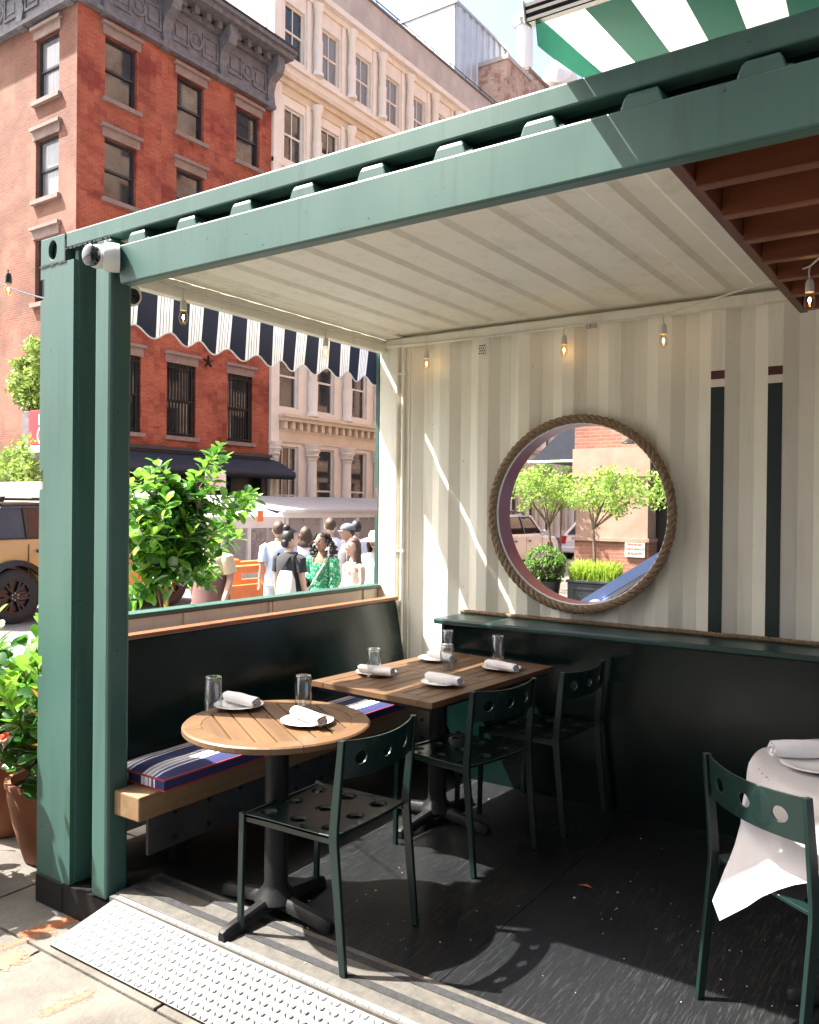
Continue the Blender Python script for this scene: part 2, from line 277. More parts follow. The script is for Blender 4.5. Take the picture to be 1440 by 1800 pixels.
cush_m=stripemat('navy_white_cushion',0,.17,[(0,(.022,.03,.115)),(.40,(.78,.77,.8)),(.50,(.03,.04,.10)),(.525,(.78,.77,.8)),(.66,(.03,.04,.10)),(.685,(.78,.77,.8)),(.78,(.085,.10,.30)),(.86,(.78,.77,.8)),(.92,(.022,.03,.115))],off=.2,bump=.3)
red_pipe=mat('red_piping',(.34,.03,.045),rough=.7)
# ---------------------------------------------------------------- geometry helpers
WL={}                                           # world origin of every object made (for unrotated parents)
class MB:
    def __init__(s): s.v=[];s.f=[];s.m=[];s.mi=0;s.T=None;s.fn=None
    def add(s,vs,fs):
        o=len(s.v)
        for q in vs:
            q=Vector(q)
            if s.fn: q=Vector(s.fn(q))
            if s.T is not None: q=s.T@q
            s.v.append(q)
        for f in fs: s.f.append([i+o for i in f]); s.m.append(s.mi)
        return s
    def box(s,x0,y0,z0,x1,y1,z1):
        return s.add([(x0,y0,z0),(x1,y0,z0),(x1,y1,z0),(x0,y1,z0),(x0,y0,z1),(x1,y0,z1),(x1,y1,z1),(x0,y1,z1)],
            [(0,3,2,1),(4,5,6,7),(0,1,5,4),(1,2,6,5),(2,3,7,6),(3,0,4,7)])
    def bar(s,p,q,w,h,upv=(0,0,1)):
        p=Vector(p);q=Vector(q);d=(q-p).normalized();u=Vector(upv)
        sd=d.cross(u)
        if sd.length<1e-4: sd=d.cross(Vector((1,0,0)))
        sd.normalize();u=sd.cross(d).normalized();a=sd*w/2;b=u*h/2
        return s.add([p-a-b,p+a-b,p+a+b,p-a+b,q-a-b,q+a-b,q+a+b,q-a+b],[(0,1,2,3),(7,6,5,4),(0,4,5,1),(1,5,6,2),(2,6,7,3),(3,7,4,0)])
    def loft(s,rings,cap=True,closed=True):
        n=len(rings[0]);vs=[q for r in rings for q in r];fs=[]
        for i in range(len(rings)-1):
            for j in range(n if closed else n-1):
                k=(j+1)%n; fs.append((i*n+j,i*n+k,(i+1)*n+k,(i+1)*n+j))
        if cap: fs.append(tuple(range(n-1,-1,-1))); fs.append(tuple(range((len(rings)-1)*n,len(rings)*n)))
        return s.add(vs,fs)
    def tube(s,pts,r,n=8,cap=True,flat=1):
        pts=[Vector(q) for q in pts];rs=[];prev=None
        for i,q in enumerate(pts):
            d=(pts[min(i+1,len(pts)-1)]-pts[max(i-1,0)]).normalized()
            u=prev if prev is not None else (Vector((0,0,1)) if abs(d.z)<.9 else Vector((1,0,0)))
            u=(u-d*u.dot(d))
            if u.length<1e-5: u=d.orthogonal()
            u.normalize();prev=u;sd=d.cross(u);rr=r[i] if isinstance(r,(list,tuple)) else r
            rs.append([q+(sd*cos(2*PI*k/n)*rr+u*sin(2*PI*k/n)*rr*flat) for k in range(n)])
        return s.loft(rs,cap)
    def lathe(s,prof,n=20,c=(0,0,0),cap=False):
        c=Vector(c);return s.loft([[c+Vector((r*cos(2*PI*k/n),r*sin(2*PI*k/n),z)) for k in range(n)] for r,z in prof],cap)
    def cyl(s,c,r,z0,z1,n=16): return s.lathe([(r,z0),(r,z1)],n,c,True)
    def rod(s,p,q,r,n=8): return s.tube([p,q],r,n)
    def ell(s,c,r,nu=14,nv=9,f=None):
        c=Vector(c);vs=[];fs=[]
        for i in range(nv+1):
            t=PI*i/nv
            for j in range(nu):
                a=2*PI*j/nu;q=Vector((sin(t)*cos(a)*r[0],sin(t)*sin(a)*r[1],cos(t)*r[2]))
                if f: q=f(q)
                vs.append(c+q)
        for i in range(nv):
            for j in range(nu):
                k=(j+1)%nu;fs.append((i*nu+j,(i+1)*nu+j,(i+1)*nu+k,i*nu+k))
        return s.add(vs,fs)
    def prism(s,poly,ax,a0,a1):          # poly in the two other axes, in x/y/z order
        def P(u,v,a): return {'X':(a,u,v),'Y':(u,a,v),'Z':(u,v,a)}[ax]
        return s.loft([[P(u,v,a0) for u,v in poly],[P(u,v,a1) for u,v in poly]])
    def plate(s,x0,y0,x1,y1,t,holes=(),n=20):
        """plate in local XY from z=0 down to -t; holes=(cx,cy,r, cell x0,y0,x1,y1)"""
        for cx,cy,r,a0,b0,a1,b1 in holes:
            rx,ry=(r if isinstance(r,tuple) else (r,r))
            an=sorted([2*PI*k/n for k in range(n)]+[math.atan2(b-cy,a-cx)%(2*PI) for a in(a0,a1) for b in(b0,b1)])
            out=[];inn=[]
            for g in an:
                dx,dy=cos(g),sin(g);t_=min([((a1-cx)/dx if dx>0 else (a0-cx)/dx) if abs(dx)>1e-9 else 1e9,((b1-cy)/dy if dy>0 else (b0-cy)/dy) if abs(dy)>1e-9 else 1e9])
                out.append((cx+dx*t_,cy+dy*t_)); inn.append((cx+dx*rx,cy+dy*ry))
            m=len(an);vs=[(x,y,0) for x,y in out]+[(x,y,0) for x,y in inn]+[(x,y,-t) for x,y in out]+[(x,y,-t) for x,y in inn];fs=[]
            for i in range(m):
                j=(i+1)%m; fs+=[(i,j,m+j,m+i),(2*m+j,2*m+i,3*m+i,3*m+j),(m+i,m+j,3*m+j,3*m+i)]
                e=lambda p,q:(abs(p[0]-q[0])<1e-6 and (abs(p[0]-x0)<1e-6 or abs(p[0]-x1)<1e-6)) or (abs(p[1]-q[1])<1e-6 and (abs(p[1]-y0)<1e-6 or abs(p[1]-y1)<1e-6))
                if e(out[i],out[j]): fs.append((j,i,2*m+i,2*m+j))
            s.add(vs,fs)
        return s
    def mesh(s,name,mats,origin=(0,0,0),smooth=False):
        me=bpy.data.meshes.new(name);o=Vector(origin)
        me.from_pydata([tuple(q-o) for q in s.v],[],s.f)
        for m in (mats if isinstance(mats,(list,tuple)) else [mats]): me.materials.append(m)
        me.polygons.foreach_set('material_index',s.m)
        if smooth: me.polygons.foreach_set('use_smooth',[True]*len(s.f))
        me.update();bm=bmesh.new();bm.from_mesh(me);bmesh.ops.recalc_face_normals(bm,faces=bm.faces);bm.to_mesh(me);bm.free()
        if smooth: me.set_sharp_from_angle(angle=R(42))
        return me
    def build(s,name,mats,parent=None,loc=None,smooth=False,bevel=0,solid=0,sub=0,kind=None):
        base=WL.get(parent.name,Vector()) if parent else Vector()
        org=Vector(loc) if loc is not None else (base if parent else Vector())
        o=bpy.data.objects.new(name,s.mesh(name,mats,org,smooth));COL.objects.link(o)
        if parent: o.parent=parent
        o.location=org-base;WL[o.name]=org.copy()
        if kind: o['kind']=kind
        if sub: m=o.modifiers.new('sub','SUBSURF');m.levels=sub;m.render_levels=sub
        if solid: m=o.modifiers.new('solid','SOLIDIFY');m.thickness=solid
        if bevel: m=o.modifiers.new('bevel','BEVEL');m.width=bevel;m.segments=2;m.limit_method='ANGLE'
        return o
def inst(name,me,parent=None,loc=(0,0,0),rot=(0,0,0),world=True):
    o=bpy.data.objects.new(name,me);COL.objects.link(o);base=Vector()
    if parent: o.parent=parent;base=WL.get(parent.name,Vector())
    o.location=Vector(loc)-(base if world else Vector());o.rotation_euler=rot;WL[o.name]=Vector(loc) if world else base+Vector(loc);return o
def tag(o,label,cat,group=None,kind=None):
    o['label']=label;o['category']=cat
    if group:o['group']=group
    if kind:o['kind']=kind
    return o
def thing(name,label,cat,loc=(0,0,0),group=None):
    o=bpy.data.objects.new(name,None);COL.objects.link(o);o.empty_display_size=.1;o.location=loc;WL[o.name]=Vector(loc);return tag(o,label,cat,group)
def dup(o,loc=None,rotz=None,label=None,parent=None):
    c=o.copy();COL.objects.link(c)
    if parent: c.parent=parent
    if loc is not None:c.location=loc
    if rotz is not None:c.rotation_euler=(0,0,rotz)
    if label:c['label']=label
    for ch in o.children: dup(ch,parent=c)
    return c
def place(o,loc,rotz=0): o.location=loc;o.rotation_euler=(0,0,rotz);return o
def evaluated(o,name,mats):
    dg=bpy.context.evaluated_depsgraph_get();me=bpy.data.meshes.new_from_object(o.evaluated_get(dg));me.name=name
    bpy.data.objects.remove(o);return me
def text_mesh(txt,size,mt,ext=.004):
    c=bpy.data.curves.new('lettering','FONT');c.body=txt;c.size=size;c.extrude=ext;c.align_x='CENTER';c.align_y='CENTER'
    o=bpy.data.objects.new('lettering',c);COL.objects.link(o);me=evaluated(o,'lettering',mt);bpy.data.curves.remove(c);me.materials.clear();me.materials.append(mt);return me
def facade(mb,u0,u1,z0,z1,ops,P,depth):
    us=sorted({u0,u1}|{o[0] for o in ops}|{o[1] for o in ops});zs=sorted({z0,z1}|{o[2] for o in ops}|{o[3] for o in ops})
    for a,b in zip(us,us[1:]):
        for c,d in zip(zs,zs[1:]):
            um,zm=(a+b)/2,(c+d)/2
            if any(o[0]<um<o[1] and o[2]<zm<o[3] for o in ops): continue
            mb.add([P(a,0,c),P(b,0,c),P(b,0,d),P(a,0,d)],[(0,1,2,3)])
    for a,b,c,d in ops:
        for p,q in(((a,c),(b,c)),((b,c),(b,d)),((b,d),(a,d)),((a,d),(a,c))):
            mb.add([P(p[0],0,p[1]),P(q[0],0,q[1]),P(q[0],depth,q[1]),P(p[0],depth,p[1])],[(0,1,2,3)])
def leafmesh(name,mt,L=.075,W=.045,fold=.25,tip=.55,curl=.15):
    mb=MB();pr=[(0,.08),(.16,.42),(.42,.9),(.70,1.0),(.90,.66),(1,.12)]
    if tip<.5: pr=[(0,0),(.15,.7),(.35,1),(.6,.85),(.85,.4),(1,0)]
    vs=[];n=len(pr)
    for u,wd in pr:
        z=-curl*L*u*u
        vs+=[(-wd*W/2,u*L,z+fold*wd*W/2),(0,u*L,z),(wd*W/2,u*L,z+fold*wd*W/2)]
    fs=[]
    for i in range(n-1):
        for k in(0,1): fs.append((i*3+k,i*3+k+1,i*3+3+k+1,i*3+3+k))
    mb.add(vs,fs);return mb.mesh(name,mt,smooth=True)
def frame_dir(d,upv=(0,0,1),roll=0):
    d=Vector(d).normalized();x=d.cross(Vector(upv))
    if x.length<1e-3:x=Vector((1,0,0))
    x.normalize();z=x.cross(d);m=Matrix((x,d,z)).transposed()
    return m@Matrix.Rotation(roll,3,'Y')
def rnd(a,b): return random.uniform(a,b)
def rvec():
    while 1:
        q=Vector((rnd(-1,1),rnd(-1,1),rnd(-1,1)))
        if .05<q.length<1:return q.normalized()
def leafcloud(mb,pts,size,spread,n,upbias=.3,aspect=.5):
    """n leaf-sized faces round each point"""
    for p in pts:
        for _ in range(n):
            q=Vector(p)+rvec()*spread*random.random()**.5
            d=(rvec()+Vector((0,0,upbias))).normalized();x=d.orthogonal().normalized();x=Matrix.Rotation(rnd(0,6.28),3,d)@x;y=d.cross(x);L=size*rnd(.6,1.3);W=L*aspect
            mb.add([q-x*L/2,q+y*W/2-x*L*.05,q+x*L/2,q-y*W/2-x*L*.05],[(0,1,2,3)])
# ================================================================ SETTING
def struct(mb,name,mt,parent=None,**k):
    o=mb.build(name,mt,parent,**k);o['kind']='structure';return o
struct(MB().add([(-450,-450,-.26),(450,-450,-.26),(450,450,-.26),(-450,450,-.26)],[(0,1,2,3)]),'ground',groundm)
RZ=-.2
struct(MB().add([(-15.2,-90,RZ),(-2.2,-90,RZ),(-2.2,160,RZ),(-15.2,160,RZ)],[(0,1,2,3)]),'avenue_road',asphalt)
struct(MB().add([(-2.2,2.75,RZ),(60,2.75,RZ),(60,10.6,RZ),(-2.2,10.6,RZ)],[(0,1,2,3)]),'side_street_road',asphalt)
struct(MB().add([(-80,-1.5,RZ),(-15.2,-1.5,RZ),(-15.2,9.6,RZ),(-80,9.6,RZ)],[(0,1,2,3)]),'far_side_street_road',asphalt)
mb=MB()
p0=at(0,1143,z=RZ+.004);p1=at(72,1134,z=RZ+.004);d=(p1-p0);sd=Vector((-d.y,d.x,0)).normalized()*.06
mb.add([p0-d*3-sd,p1+d*4-sd,p1+d*4+sd,p0-d*3+sd],[(0,1,2,3)])
for k in range(8): mb.add([(-8.7,14+k*9,RZ+.004),(-8.55,14+k*9,RZ+.004),(-8.55,17+k*9,RZ+.004),(-8.7,17+k*9,RZ+.004)],[(0,1,2,3)])
struct(mb,'road_line',linepaint)
def sidewalk(name,x0,y0,x1,y1,z,kerbs):
    o=struct(MB().box(x0,y0,-.24,x1,y1,z-.012),name,pave)
    return o
pv=struct(MB().box(-2.05,-30,-.24,12,2.6,-.014),'pavement',pjoint)
# paving slabs near the camera, each a stone of its own
seam=at(225,1797,z=0);dirx=Vector((1,-.02,0))
sw,sh=1.22,.92;cnt=0
x_off=seam.x+.02
for i in range(-3,6):
    for j in range(-3,4):
        x0=x_off+i*sw+(.0 if j%2 else .55);y0=-.21-(j)*sh-sh
        x1=x0+sw-.014;y1=y0+sh-.012
        if y1>2.6:y1=2.6
        if x1<-2.0 or x0>6.5 or y0<-3.2 or y1<=y0:continue
        x0=max(x0,-2.0)
        if x1-x0<.05: continue
        z=0;tl=[0]*4
        m=MB();m.add([(x0,y0,-.03),(x1,y0,-.03),(x1,y1,-.03),(x0,y1,-.03),(x0,y0,z+tl[0]),(x1,y0,z+tl[1]),(x1,y1,z+tl[2]),(x0,y1,z+tl[3])],[(0,3,2,1),(4,5,6,7),(0,1,5,4),(1,2,6,5),(2,3,7,6),(3,0,4,7)])
        m.build('paving_slab',pave if (i+j)%3 else pave2,pv,bevel=.004)
m=MB();
for k in range(18): m.box(-2.2,-30+k*1.83,-.24,-2.05,-30+k*1.83+1.82,.0)
struct(m,'kerb',kerbm)
m=MB()
for k in range(24): m.box(-2.05+k*1.83,2.6,-.24,-2.05+k*1.83+1.82,2.75,.0)
struct(m,'kerb',kerbm)
struct(MB().box(-18.2,9.6,-.24,-15.2,160,-.05),'far_pavement',pave)
struct(MB().box(-80,9.6,-.24,-18.2,12.4,-.05),'far_side_pavement',pave)
struct(MB().box(-5.6,10.6,-.24,60,14.2,-.06),'corner_pavement',pave)
struct(MB().box(-5.6,14.2,-.24,-3.4,160,-.06),'corner_avenue_pavement',pave)
# orange spray marks on the pavement
def mark(name,pts,wd,mt,label):
    mb=MB();P=[at(x,y,z=.0012) for x,y in pts];rs=random.Random(int(pts[0][0]*7+pts[0][1]))
    L=sum((b-a).length for a,b in zip(P,P[1:]))
    for k in range(700):
        u=rs.random()*(len(P)-1);i=min(int(u),len(P)-2);a,b=P[i],P[i+1];d=(b-a).normalized();sd=Vector((-d.y,d.x,0))
        q=a.lerp(b,u-i)+sd*rs.gauss(0,wd*.30)+d*rs.gauss(0,wd*.2);r=rs.uniform(.001,.0065)*wd/.05;t0=rs.uniform(0,6)
        mb.add([q+Vector((r*rs.uniform(.5,1.2)*cos(t0+i2*PI/3),r*rs.uniform(.5,1.2)*sin(t0+i2*PI/3),k*5e-7)) for i2 in range(6)],[(0,1,2,3,4,5)])
    o=mb.build(name,mt);o['kind']='structure';return o
mark('spray_marking',[(40,1643),(80,1632),(122,1617)],.055,orange_mark,'')
mark('spray_marking',[(75,1783),(110,1765),(160,1745)],.045,pale_mark,'')
mark('spray_marking',[(-10,1700),(12,1690),(30,1676)],.09,pale_mark,'')
mark('spray_marking',[(0,1668),(40,1652),(95,1638)],.04,pale_mark,'')

# ================================================================ CONTAINER
FZ=.16
C=thing('shipping_container','green and cream shipping container opened along its side as a dining room','shipping container',(0,0,0))
def part(mb,name,mt,parent=None,**k): return mb.build(name,mt,parent or C,**k)
zt=2.896
# --- front left corner post
m=MB();zs=[.13,at(70,1188,y=0).z,at(70,1153,y=0).z,at(70,860,y=0).z,at(70,825,y=0).z,at(70,530,y=0).z,at(70,493,y=0).z,2.775]
for i,(a,b) in enumerate(zip(zs,zs[1:])): m.box(.032 if i%2 else .004,0,a,.246,.022,b)
part(m,'corner_post_plate',green)
m=MB();m.prism([(.22,.022),(.246,.022),(.256,.10),(.285,.165),(.391,.165),(.391,.18),(.22,.18)],'Z',.13,2.82)
part(m,'corner_post_web',green,bevel=.004)
m=MB();m.box(.392,.0,.13,.497,.105,2.823);part(m,'door_jamb',green,bevel=.014)
m=MB();m.fn=lambda q:(q.x,-q.y+0,q.z)
m=MB();m.T=Matrix(((1,0,0,0),(0,0,-1,0),(0,1,0,0),(0,0,0,1)))   # plate XY -> world XZ, face to -y
cc=((.004+.182)/2,2.836)
m.plate(.004,2.776,.182,2.893,.02,[(cc[0],cc[1],(.030,.041),.004,2.776,.182,2.893)],24)
m.T=None;m.box(.006,.0205,2.777,.180,.16,2.8925)
part(m,'corner_casting',green,bevel=.003)
m=MB();m.box(.06,.0195,2.79,.13,.02,2.885);part(m,'casting_slot',blk)
m=MB()
random.seed(3)
x=.0
while x<.185: 
    dx=rnd(.008,.02);m.box(x,-.003,2.770+rnd(-.003,.003),x+dx,.0,2.778+rnd(-.002,.003));x+=dx*rnd(.8,1.3)
z=2.775
while z<2.89: m.box(.182,-.003,z,.188+rnd(-.002,.002),0,z+.012);z+=.013
x=.19
while x<.49: 
    dx=rnd(.006,.02);m.box(x,-.003,2.821+rnd(-.002,.002),x+dx,.0,2.827);x+=dx*rnd(1.0,1.8)
part(m,'caulk_line',blk)
m=MB();m.box(.0,-.004,.0,.20,.17,.128);part(m,'bottom_casting',iron,bevel=.006)
m=MB();m.box(.20,.0,.0,6.06,.11,.126);part(m,'bottom_rail',iron)
# --- top rail, corrugated strip, lower beam
m=MB();m.box(.188,0,2.828,6.06,.07,zt);part(m,'top_rail',green,bevel=.006)
m=MB();m.box(.19,.0705,2.868,6.05,.145,2.886);part(m,'rail_flange',green)
m=MB();prof=[];k=0;xc=.38
xs=[(.10,.056)]
for i in range(20):
    c=.376+.288*i
    if c<.5: continue
    xs+=[(c-.075,.056),(c-.045,.012),(c+.045,.012),(c+.075,.056)]
xs=[(.50,.056)]+[q for q in xs if q[0]>.5]+[(6.05,.056)]
m.box(.50,.125,2.70,6.05,.130,2.8675);part(m,'side_wall_stub',green)
for i in range(20):
    c=.376+.288*i
    if c<.5: continue
    m=MB();rs=[]
    for z,wb,yf in((2.775,.062,-.002),(2.806,.050,-.002),(2.818,.042,.002),(2.825,.036,.02)): rs.append([(c-wb,.124,z),(c+wb+.005,.124,z),(c+wb*.86,yf,z),(c-wb,yf,z)])
    m.loft(rs);part(m,'wall_rib',green,bevel=.004)
m=MB();m.prism([(.535,2.78),(.563,2.622),(6.05,2.622),(6.05,2.78)],'Y',-.004,.052);part(m,'lower_beam',green,bevel=.007)
random.seed(5);m=MB()
for i in range(60):
    c=.376+.288*random.randint(1,18)+rnd(-.06,.06);m.box(c,rnd(-.002,.004),2.779,c+rnd(.006,.03),.012,2.779+rnd(.003,.007))
part(m,'weld_bead',green,kind='stuff')
# --- roof sheet
m=MB();xs=[(.10,2.862)]
c=.235
while c<2.60:
    xs+=[(c-.03,2.862),(c-.008,2.847),(c+.078,2.847),(c+.105,2.862)];c+=.2262
xs.append((2.655,2.862))
rows=[]
for y,t in((.135,0),(.15,0),(.185,1),(2.24,1),(2.285,0),(2.44,0)): rows.append([(x,y,2.862-(2.862-z)*t) for x,z in xs])
m.loft(rows,cap=False,closed=False);part(m,'roof_sheet',cream,solid=.004)
m=MB();m.box(.10,.10,2.757,.158,2.36,2.838);part(m,'end_header',cream,bevel=.006)
m=MB();m.box(.158,.10,2.84,.29,2.36,2.856);part(m,'ceiling_flange',cream,bevel=.003)
m=MB();m.box(.16,2.335,2.785,6.0,2.398,2.838);part(m,'rear_top_rail',cream,bevel=.008)
# --- back wall with round opening
m=MB();xs=[(.16,2.431)];ph=2.267%.28
c=ph
while c<5.95:
    if c-.104>.17: xs+=[(c-.104,2.431),(c-.036,2.40),(c+.036,2.40),(c+.104,2.431)]
    c+=.28
xs.append((6.0,2.431))
m.loft([[(x,y,.16) for x,y in xs],[(x,y,2.86) for x,y in xs]],cap=False,closed=False)
wall=m.build('back_wall',cream,solid=.004)
WCX=(at(862,905,y=2.37).x+at(1192,905,y=2.37).x)/2;WCZ=(at(1040,729,y=2.37).z+at(1020,1077,y=2.37).z)/2;WRO=(at(1192,905,y=2.37).x-at(862,905,y=2.37).x)/2
WR=WRO-.052
cut=MB();cut.T=Matrix.Translation((WCX,2.4,WCZ))@Matrix.Rotation(PI/2,4,'X');cut.cyl((0,0,0),WR+.012,-.3,.3,72);co=cut.build('cutter',cream)
bo=wall.modifiers.new('b','BOOLEAN');bo.operation='DIFFERENCE';bo.object=co;bo.solver='EXACT'
bpy.context.view_layer.update();me=evaluated(wall,'back_wall',cream);bpy.data.objects.remove(co)
inst('back_wall',me,C)
def ringpts(r,y,n=72): return [Vector((WCX+r*cos(2*PI*k/n),y,WCZ+r*sin(2*PI*k/n))) for k in range(n)]
win=MB();win.loft([ringpts(WR,2.365),ringpts(WR,2.525),ringpts(WR+.011,2.525),ringpts(WR+.011,2.365),ringpts(WR,2.365)],cap=False)
win=win.build('round_window',redpaint,C,loc=(WCX,2.40,WCZ),smooth=True)
m=MB();m.loft([ringpts(WR+.013,2.37),ringpts(WR+.002,2.358),ringpts(WR-.003,2.364),ringpts(WR-.003,2.372)],cap=False);m.build('window_lip',cream,win,smooth=True)
m=MB()
for s in range(3):
    rr=[];N=28*14
    for k in range(N+1):
        a=2*PI*k/N;t=28*a+2*PI*s/3;r=WR+.027+.0125*cos(t);y=2.352+.0125*sin(t);rr.append((WCX+r*cos(a),y,WCZ+r*sin(a)))
    m.tube(rr,.0145,6,cap=False)
m.build('rope_trim',rope_m,win,smooth=True)
# painted stripes
for xx in(2.267,2.547):
    m=MB();m.box(xx-.034,2.3962,1.09,xx+.034,2.3995,2.386);part(m,'painted_stripe',stripe_g)
    m=MB();m.box(xx-.034,2.3962,2.428,xx+.034,2.3995,2.471);part(m,'painted_block',maroon)
v=at(845,614,y=2.38)
m=MB();m.box(v.x-.024,2.39,v.z-.036,v.x+.024,2.402,v.z+.036);vt=part(m,'wall_vent',cream,bevel=.004)
m=MB()
for i in range(3):
    for j in range(4): m.box(v.x-.019+i*.015+(.006 if j%2 else 0),2.3885,v.z-.028+j*.016,v.x-.011+i*.015+(.006 if j%2 else 0),2.3899,v.z-.02+j*.016)
m.build('vent_hole',blk,vt)
# --- left end
m=MB();m.box(.10,2.362,.16,.25,2.44,2.80);part(m,'rear_corner_post',cream,bevel=.01)
m=MB()
za,zb=at(663,905,x=.088).z,at(663,857,x=.088).z
for a,b,x0 in((.2,za,.072),(za,zb,.094),(zb,2.80,.072)): m.box(x0,2.362,a,.098,2.46,b)
part(m,'post_edge_plate',green)
m=MB();m.rod((.285,2.375,.8),(.285,2.375,2.79),.011,8);cp=part(m,'conduit',cream,smooth=True)
for yy in(658,968): 
    z=at(700,yy,y=2.37).z;m=MB();m.box(.25,2.366,z-.008,.30,2.388,z+.008);m.build('conduit_clip',cream,cp)
m=MB();m.box(.2505,2.392,.16,.325,2.43,2.80);part(m,'corner_filler',cream)
m=MB();m.box(.03,.12,1.203,.128,2.362,1.229);part(m,'window_sill',green,bevel=.006)
m=MB();m.box(.085,.12,.2,.10,2.362,1.203);part(m,'end_panel',cream)
for yy in(.72,1.33,1.36,2.2): 
    m=MB();m.box(.1,yy,.9,.112,yy+.02,1.20);part(m,'panel_rib',cream)
m=MB();m.box(5.85,0,.13,6.06,.12,2.82);part(m,'corner_post',green)
# --- floor
m=MB();m.box(.10,.112,.02,6.0,2.44,FZ);part(m,'floor_deck',blackfl)
for xx in(1.93,3.15,4.37):
    m=MB();m.box(xx,.26,FZ+.0005,xx+.004,2.4,FZ+.0012);part(m,'deck_seam',blk)
m=MB();m.box(.52,.0,.128,6.0,.1118,FZ-.001);part(m,'threshold_edge',beige)
m=MB();m.box(.52,.028,FZ,6.0,.255,FZ+.005);part(m,'threshold_board',beige,bevel=.002)
for y0,y1 in((.088,.122),(.192,.226)):
    m=MB();random.seed(int(y0*1000));x=.56
    m.box(.56,y0,FZ+.005,6.0,y1,FZ+.0075);part(m,'grip_strip',grip)
# --- ramp
tl,nl=Vector((.562,.018,.168)),Vector((.402,-.19,.012));L=2.6
A=tl;B=tl+Vector((L,.012,0));D=nl;E_=nl+Vector((L,.03,0))
nn=(B-A).cross(D-A).normalized();nn=nn if nn.z>0 else -nn
rm=thing('ramp_plate','bright diamond tread metal ramp bridging pavement and container floor','ramp',(1.5,-.1,0))
m=MB();m.add([A,B,E_,D,A-nn*.006,B-nn*.006,E_-nn*.006,D-nn*.006],[(0,1,2,3),(4,7,6,5),(0,4,5,1),(1,5,6,2),(2,6,7,3),(3,7,4,0)]);m.build('tread_sheet',alu,rm)
m=MB();ux=(B-A).normalized();uy=(D-A)-ux*(D-A).dot(ux);W=uy.length;uy.normalize()
nx=int(L/.0285);ny=int(W/.0285)
for i in range(nx):
    for j in range(ny):
        sk=(D-A).dot(ux)*(j+.5)/ny
        c=A+ux*((i+.5)*.0285+sk)+uy*((j+.5)*W/ny)
        a=R(45) if (i+j)%2 else R(-45);d=ux*cos(a)+uy*sin(a);e=nn.cross(d);l=.0125;wv=.0048;h=nn*.0013
        m.add([c-d*l,c-e*wv,c+d*l,c+e*wv,c-d*l*.45+h,c-e*wv*.3+h,c+d*l*.45+h,c+e*wv*.3+h],[(0,1,5,4),(1,2,6,5),(2,3,7,6),(3,0,4,7),(4,5,6,7)])
o=m.build('tread_pattern',alu,rm,kind='stuff')
m=MB();m.add([D-nn*.0062,E_-nn*.0062,E_-Vector((0,-.01,.012)),D-Vector((0,-.01,.012))],[(0,1,2,3)]);m.build('ramp_edge',grip,rm,solid=.002)
# --- wooden canopy framing on the right
wd=thing('timber_canopy','reddish brown timber joists framing the roof right of the cream ceiling','timber frame',(2.66,.06,2.6))
m=MB();m.box(2.657,.056,2.72,2.695,2.39,2.87);m.build('ledger_board',redwoody,wd,bevel=.004)
for i,yy in enumerate((.12,.42,.72,1.02,1.32,1.62,1.92,2.22)):
    m=MB();m.box(2.696,yy,2.70,6.0,yy+.045,2.84);m.build('joist',redwood,wd,bevel=.004)
    m=MB();m.box(2.696,yy+.05,2.73,2.74,yy+.09,2.82);m.build('joist_cleat',redwoody,wd,bevel=.003)
for i in range(15):
    m=MB();m.box(2.66,.06+i*.157,2.87,6.0,.06+i*.157+.15,2.89);m.build('roof_board',redwood,wd,bevel=.003)
# ================================================================ FURNITURE
# --- banquette
bn=thing('banquette_bench','glossy dark green banquette bench with timber front along the open left end','bench',(.4,1.2,FZ))
TB=Vector((.257,0,1.135));BB=Vector((.372,0,.50))
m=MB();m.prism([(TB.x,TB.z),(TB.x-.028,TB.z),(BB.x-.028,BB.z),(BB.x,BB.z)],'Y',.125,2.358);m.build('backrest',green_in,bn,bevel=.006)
m=MB();m.box(.205,.12,1.135,.275,2.36,1.158);m.build('cap_rail',caprail,bn,bevel=.006)
m=MB();m.box(.50,.03,.478,.662,2.36,.578);m.build('front_beam',timber,bn,bevel=.006)
for i in range(2):
    m=MB();m.box(.14+.18*i,.125,.50,.315+.18*i,2.36,.565);m.build('seat_board',timber,bn,bevel=.004)
winsk=mat('dull_plate',(.035,.037,.04),(.06,.062,.066),scale=7,rough=.5,metal=.3)
m=MB();m.box(.585,.125,.30,.60,2.36,.477);sk_=m.build('skirt_plate',winsk,bn)
for k in range(12):
    for zz in(.335,.44):
        m=MB();m.T=Matrix.Translation((.60,.26+k*.19,zz))@Matrix.Rotation(PI/2,4,'Y');m.lathe([(.010,0),(.010,.006),(.004,.010)],8,(0,0,0),True);m.build('bolt',iron,sk_)
for yy in(.35,1.2,2.28): m=MB();m.box(.44,yy,FZ,.50,yy+.06,.476);m.build('support_leg',iron,bn)
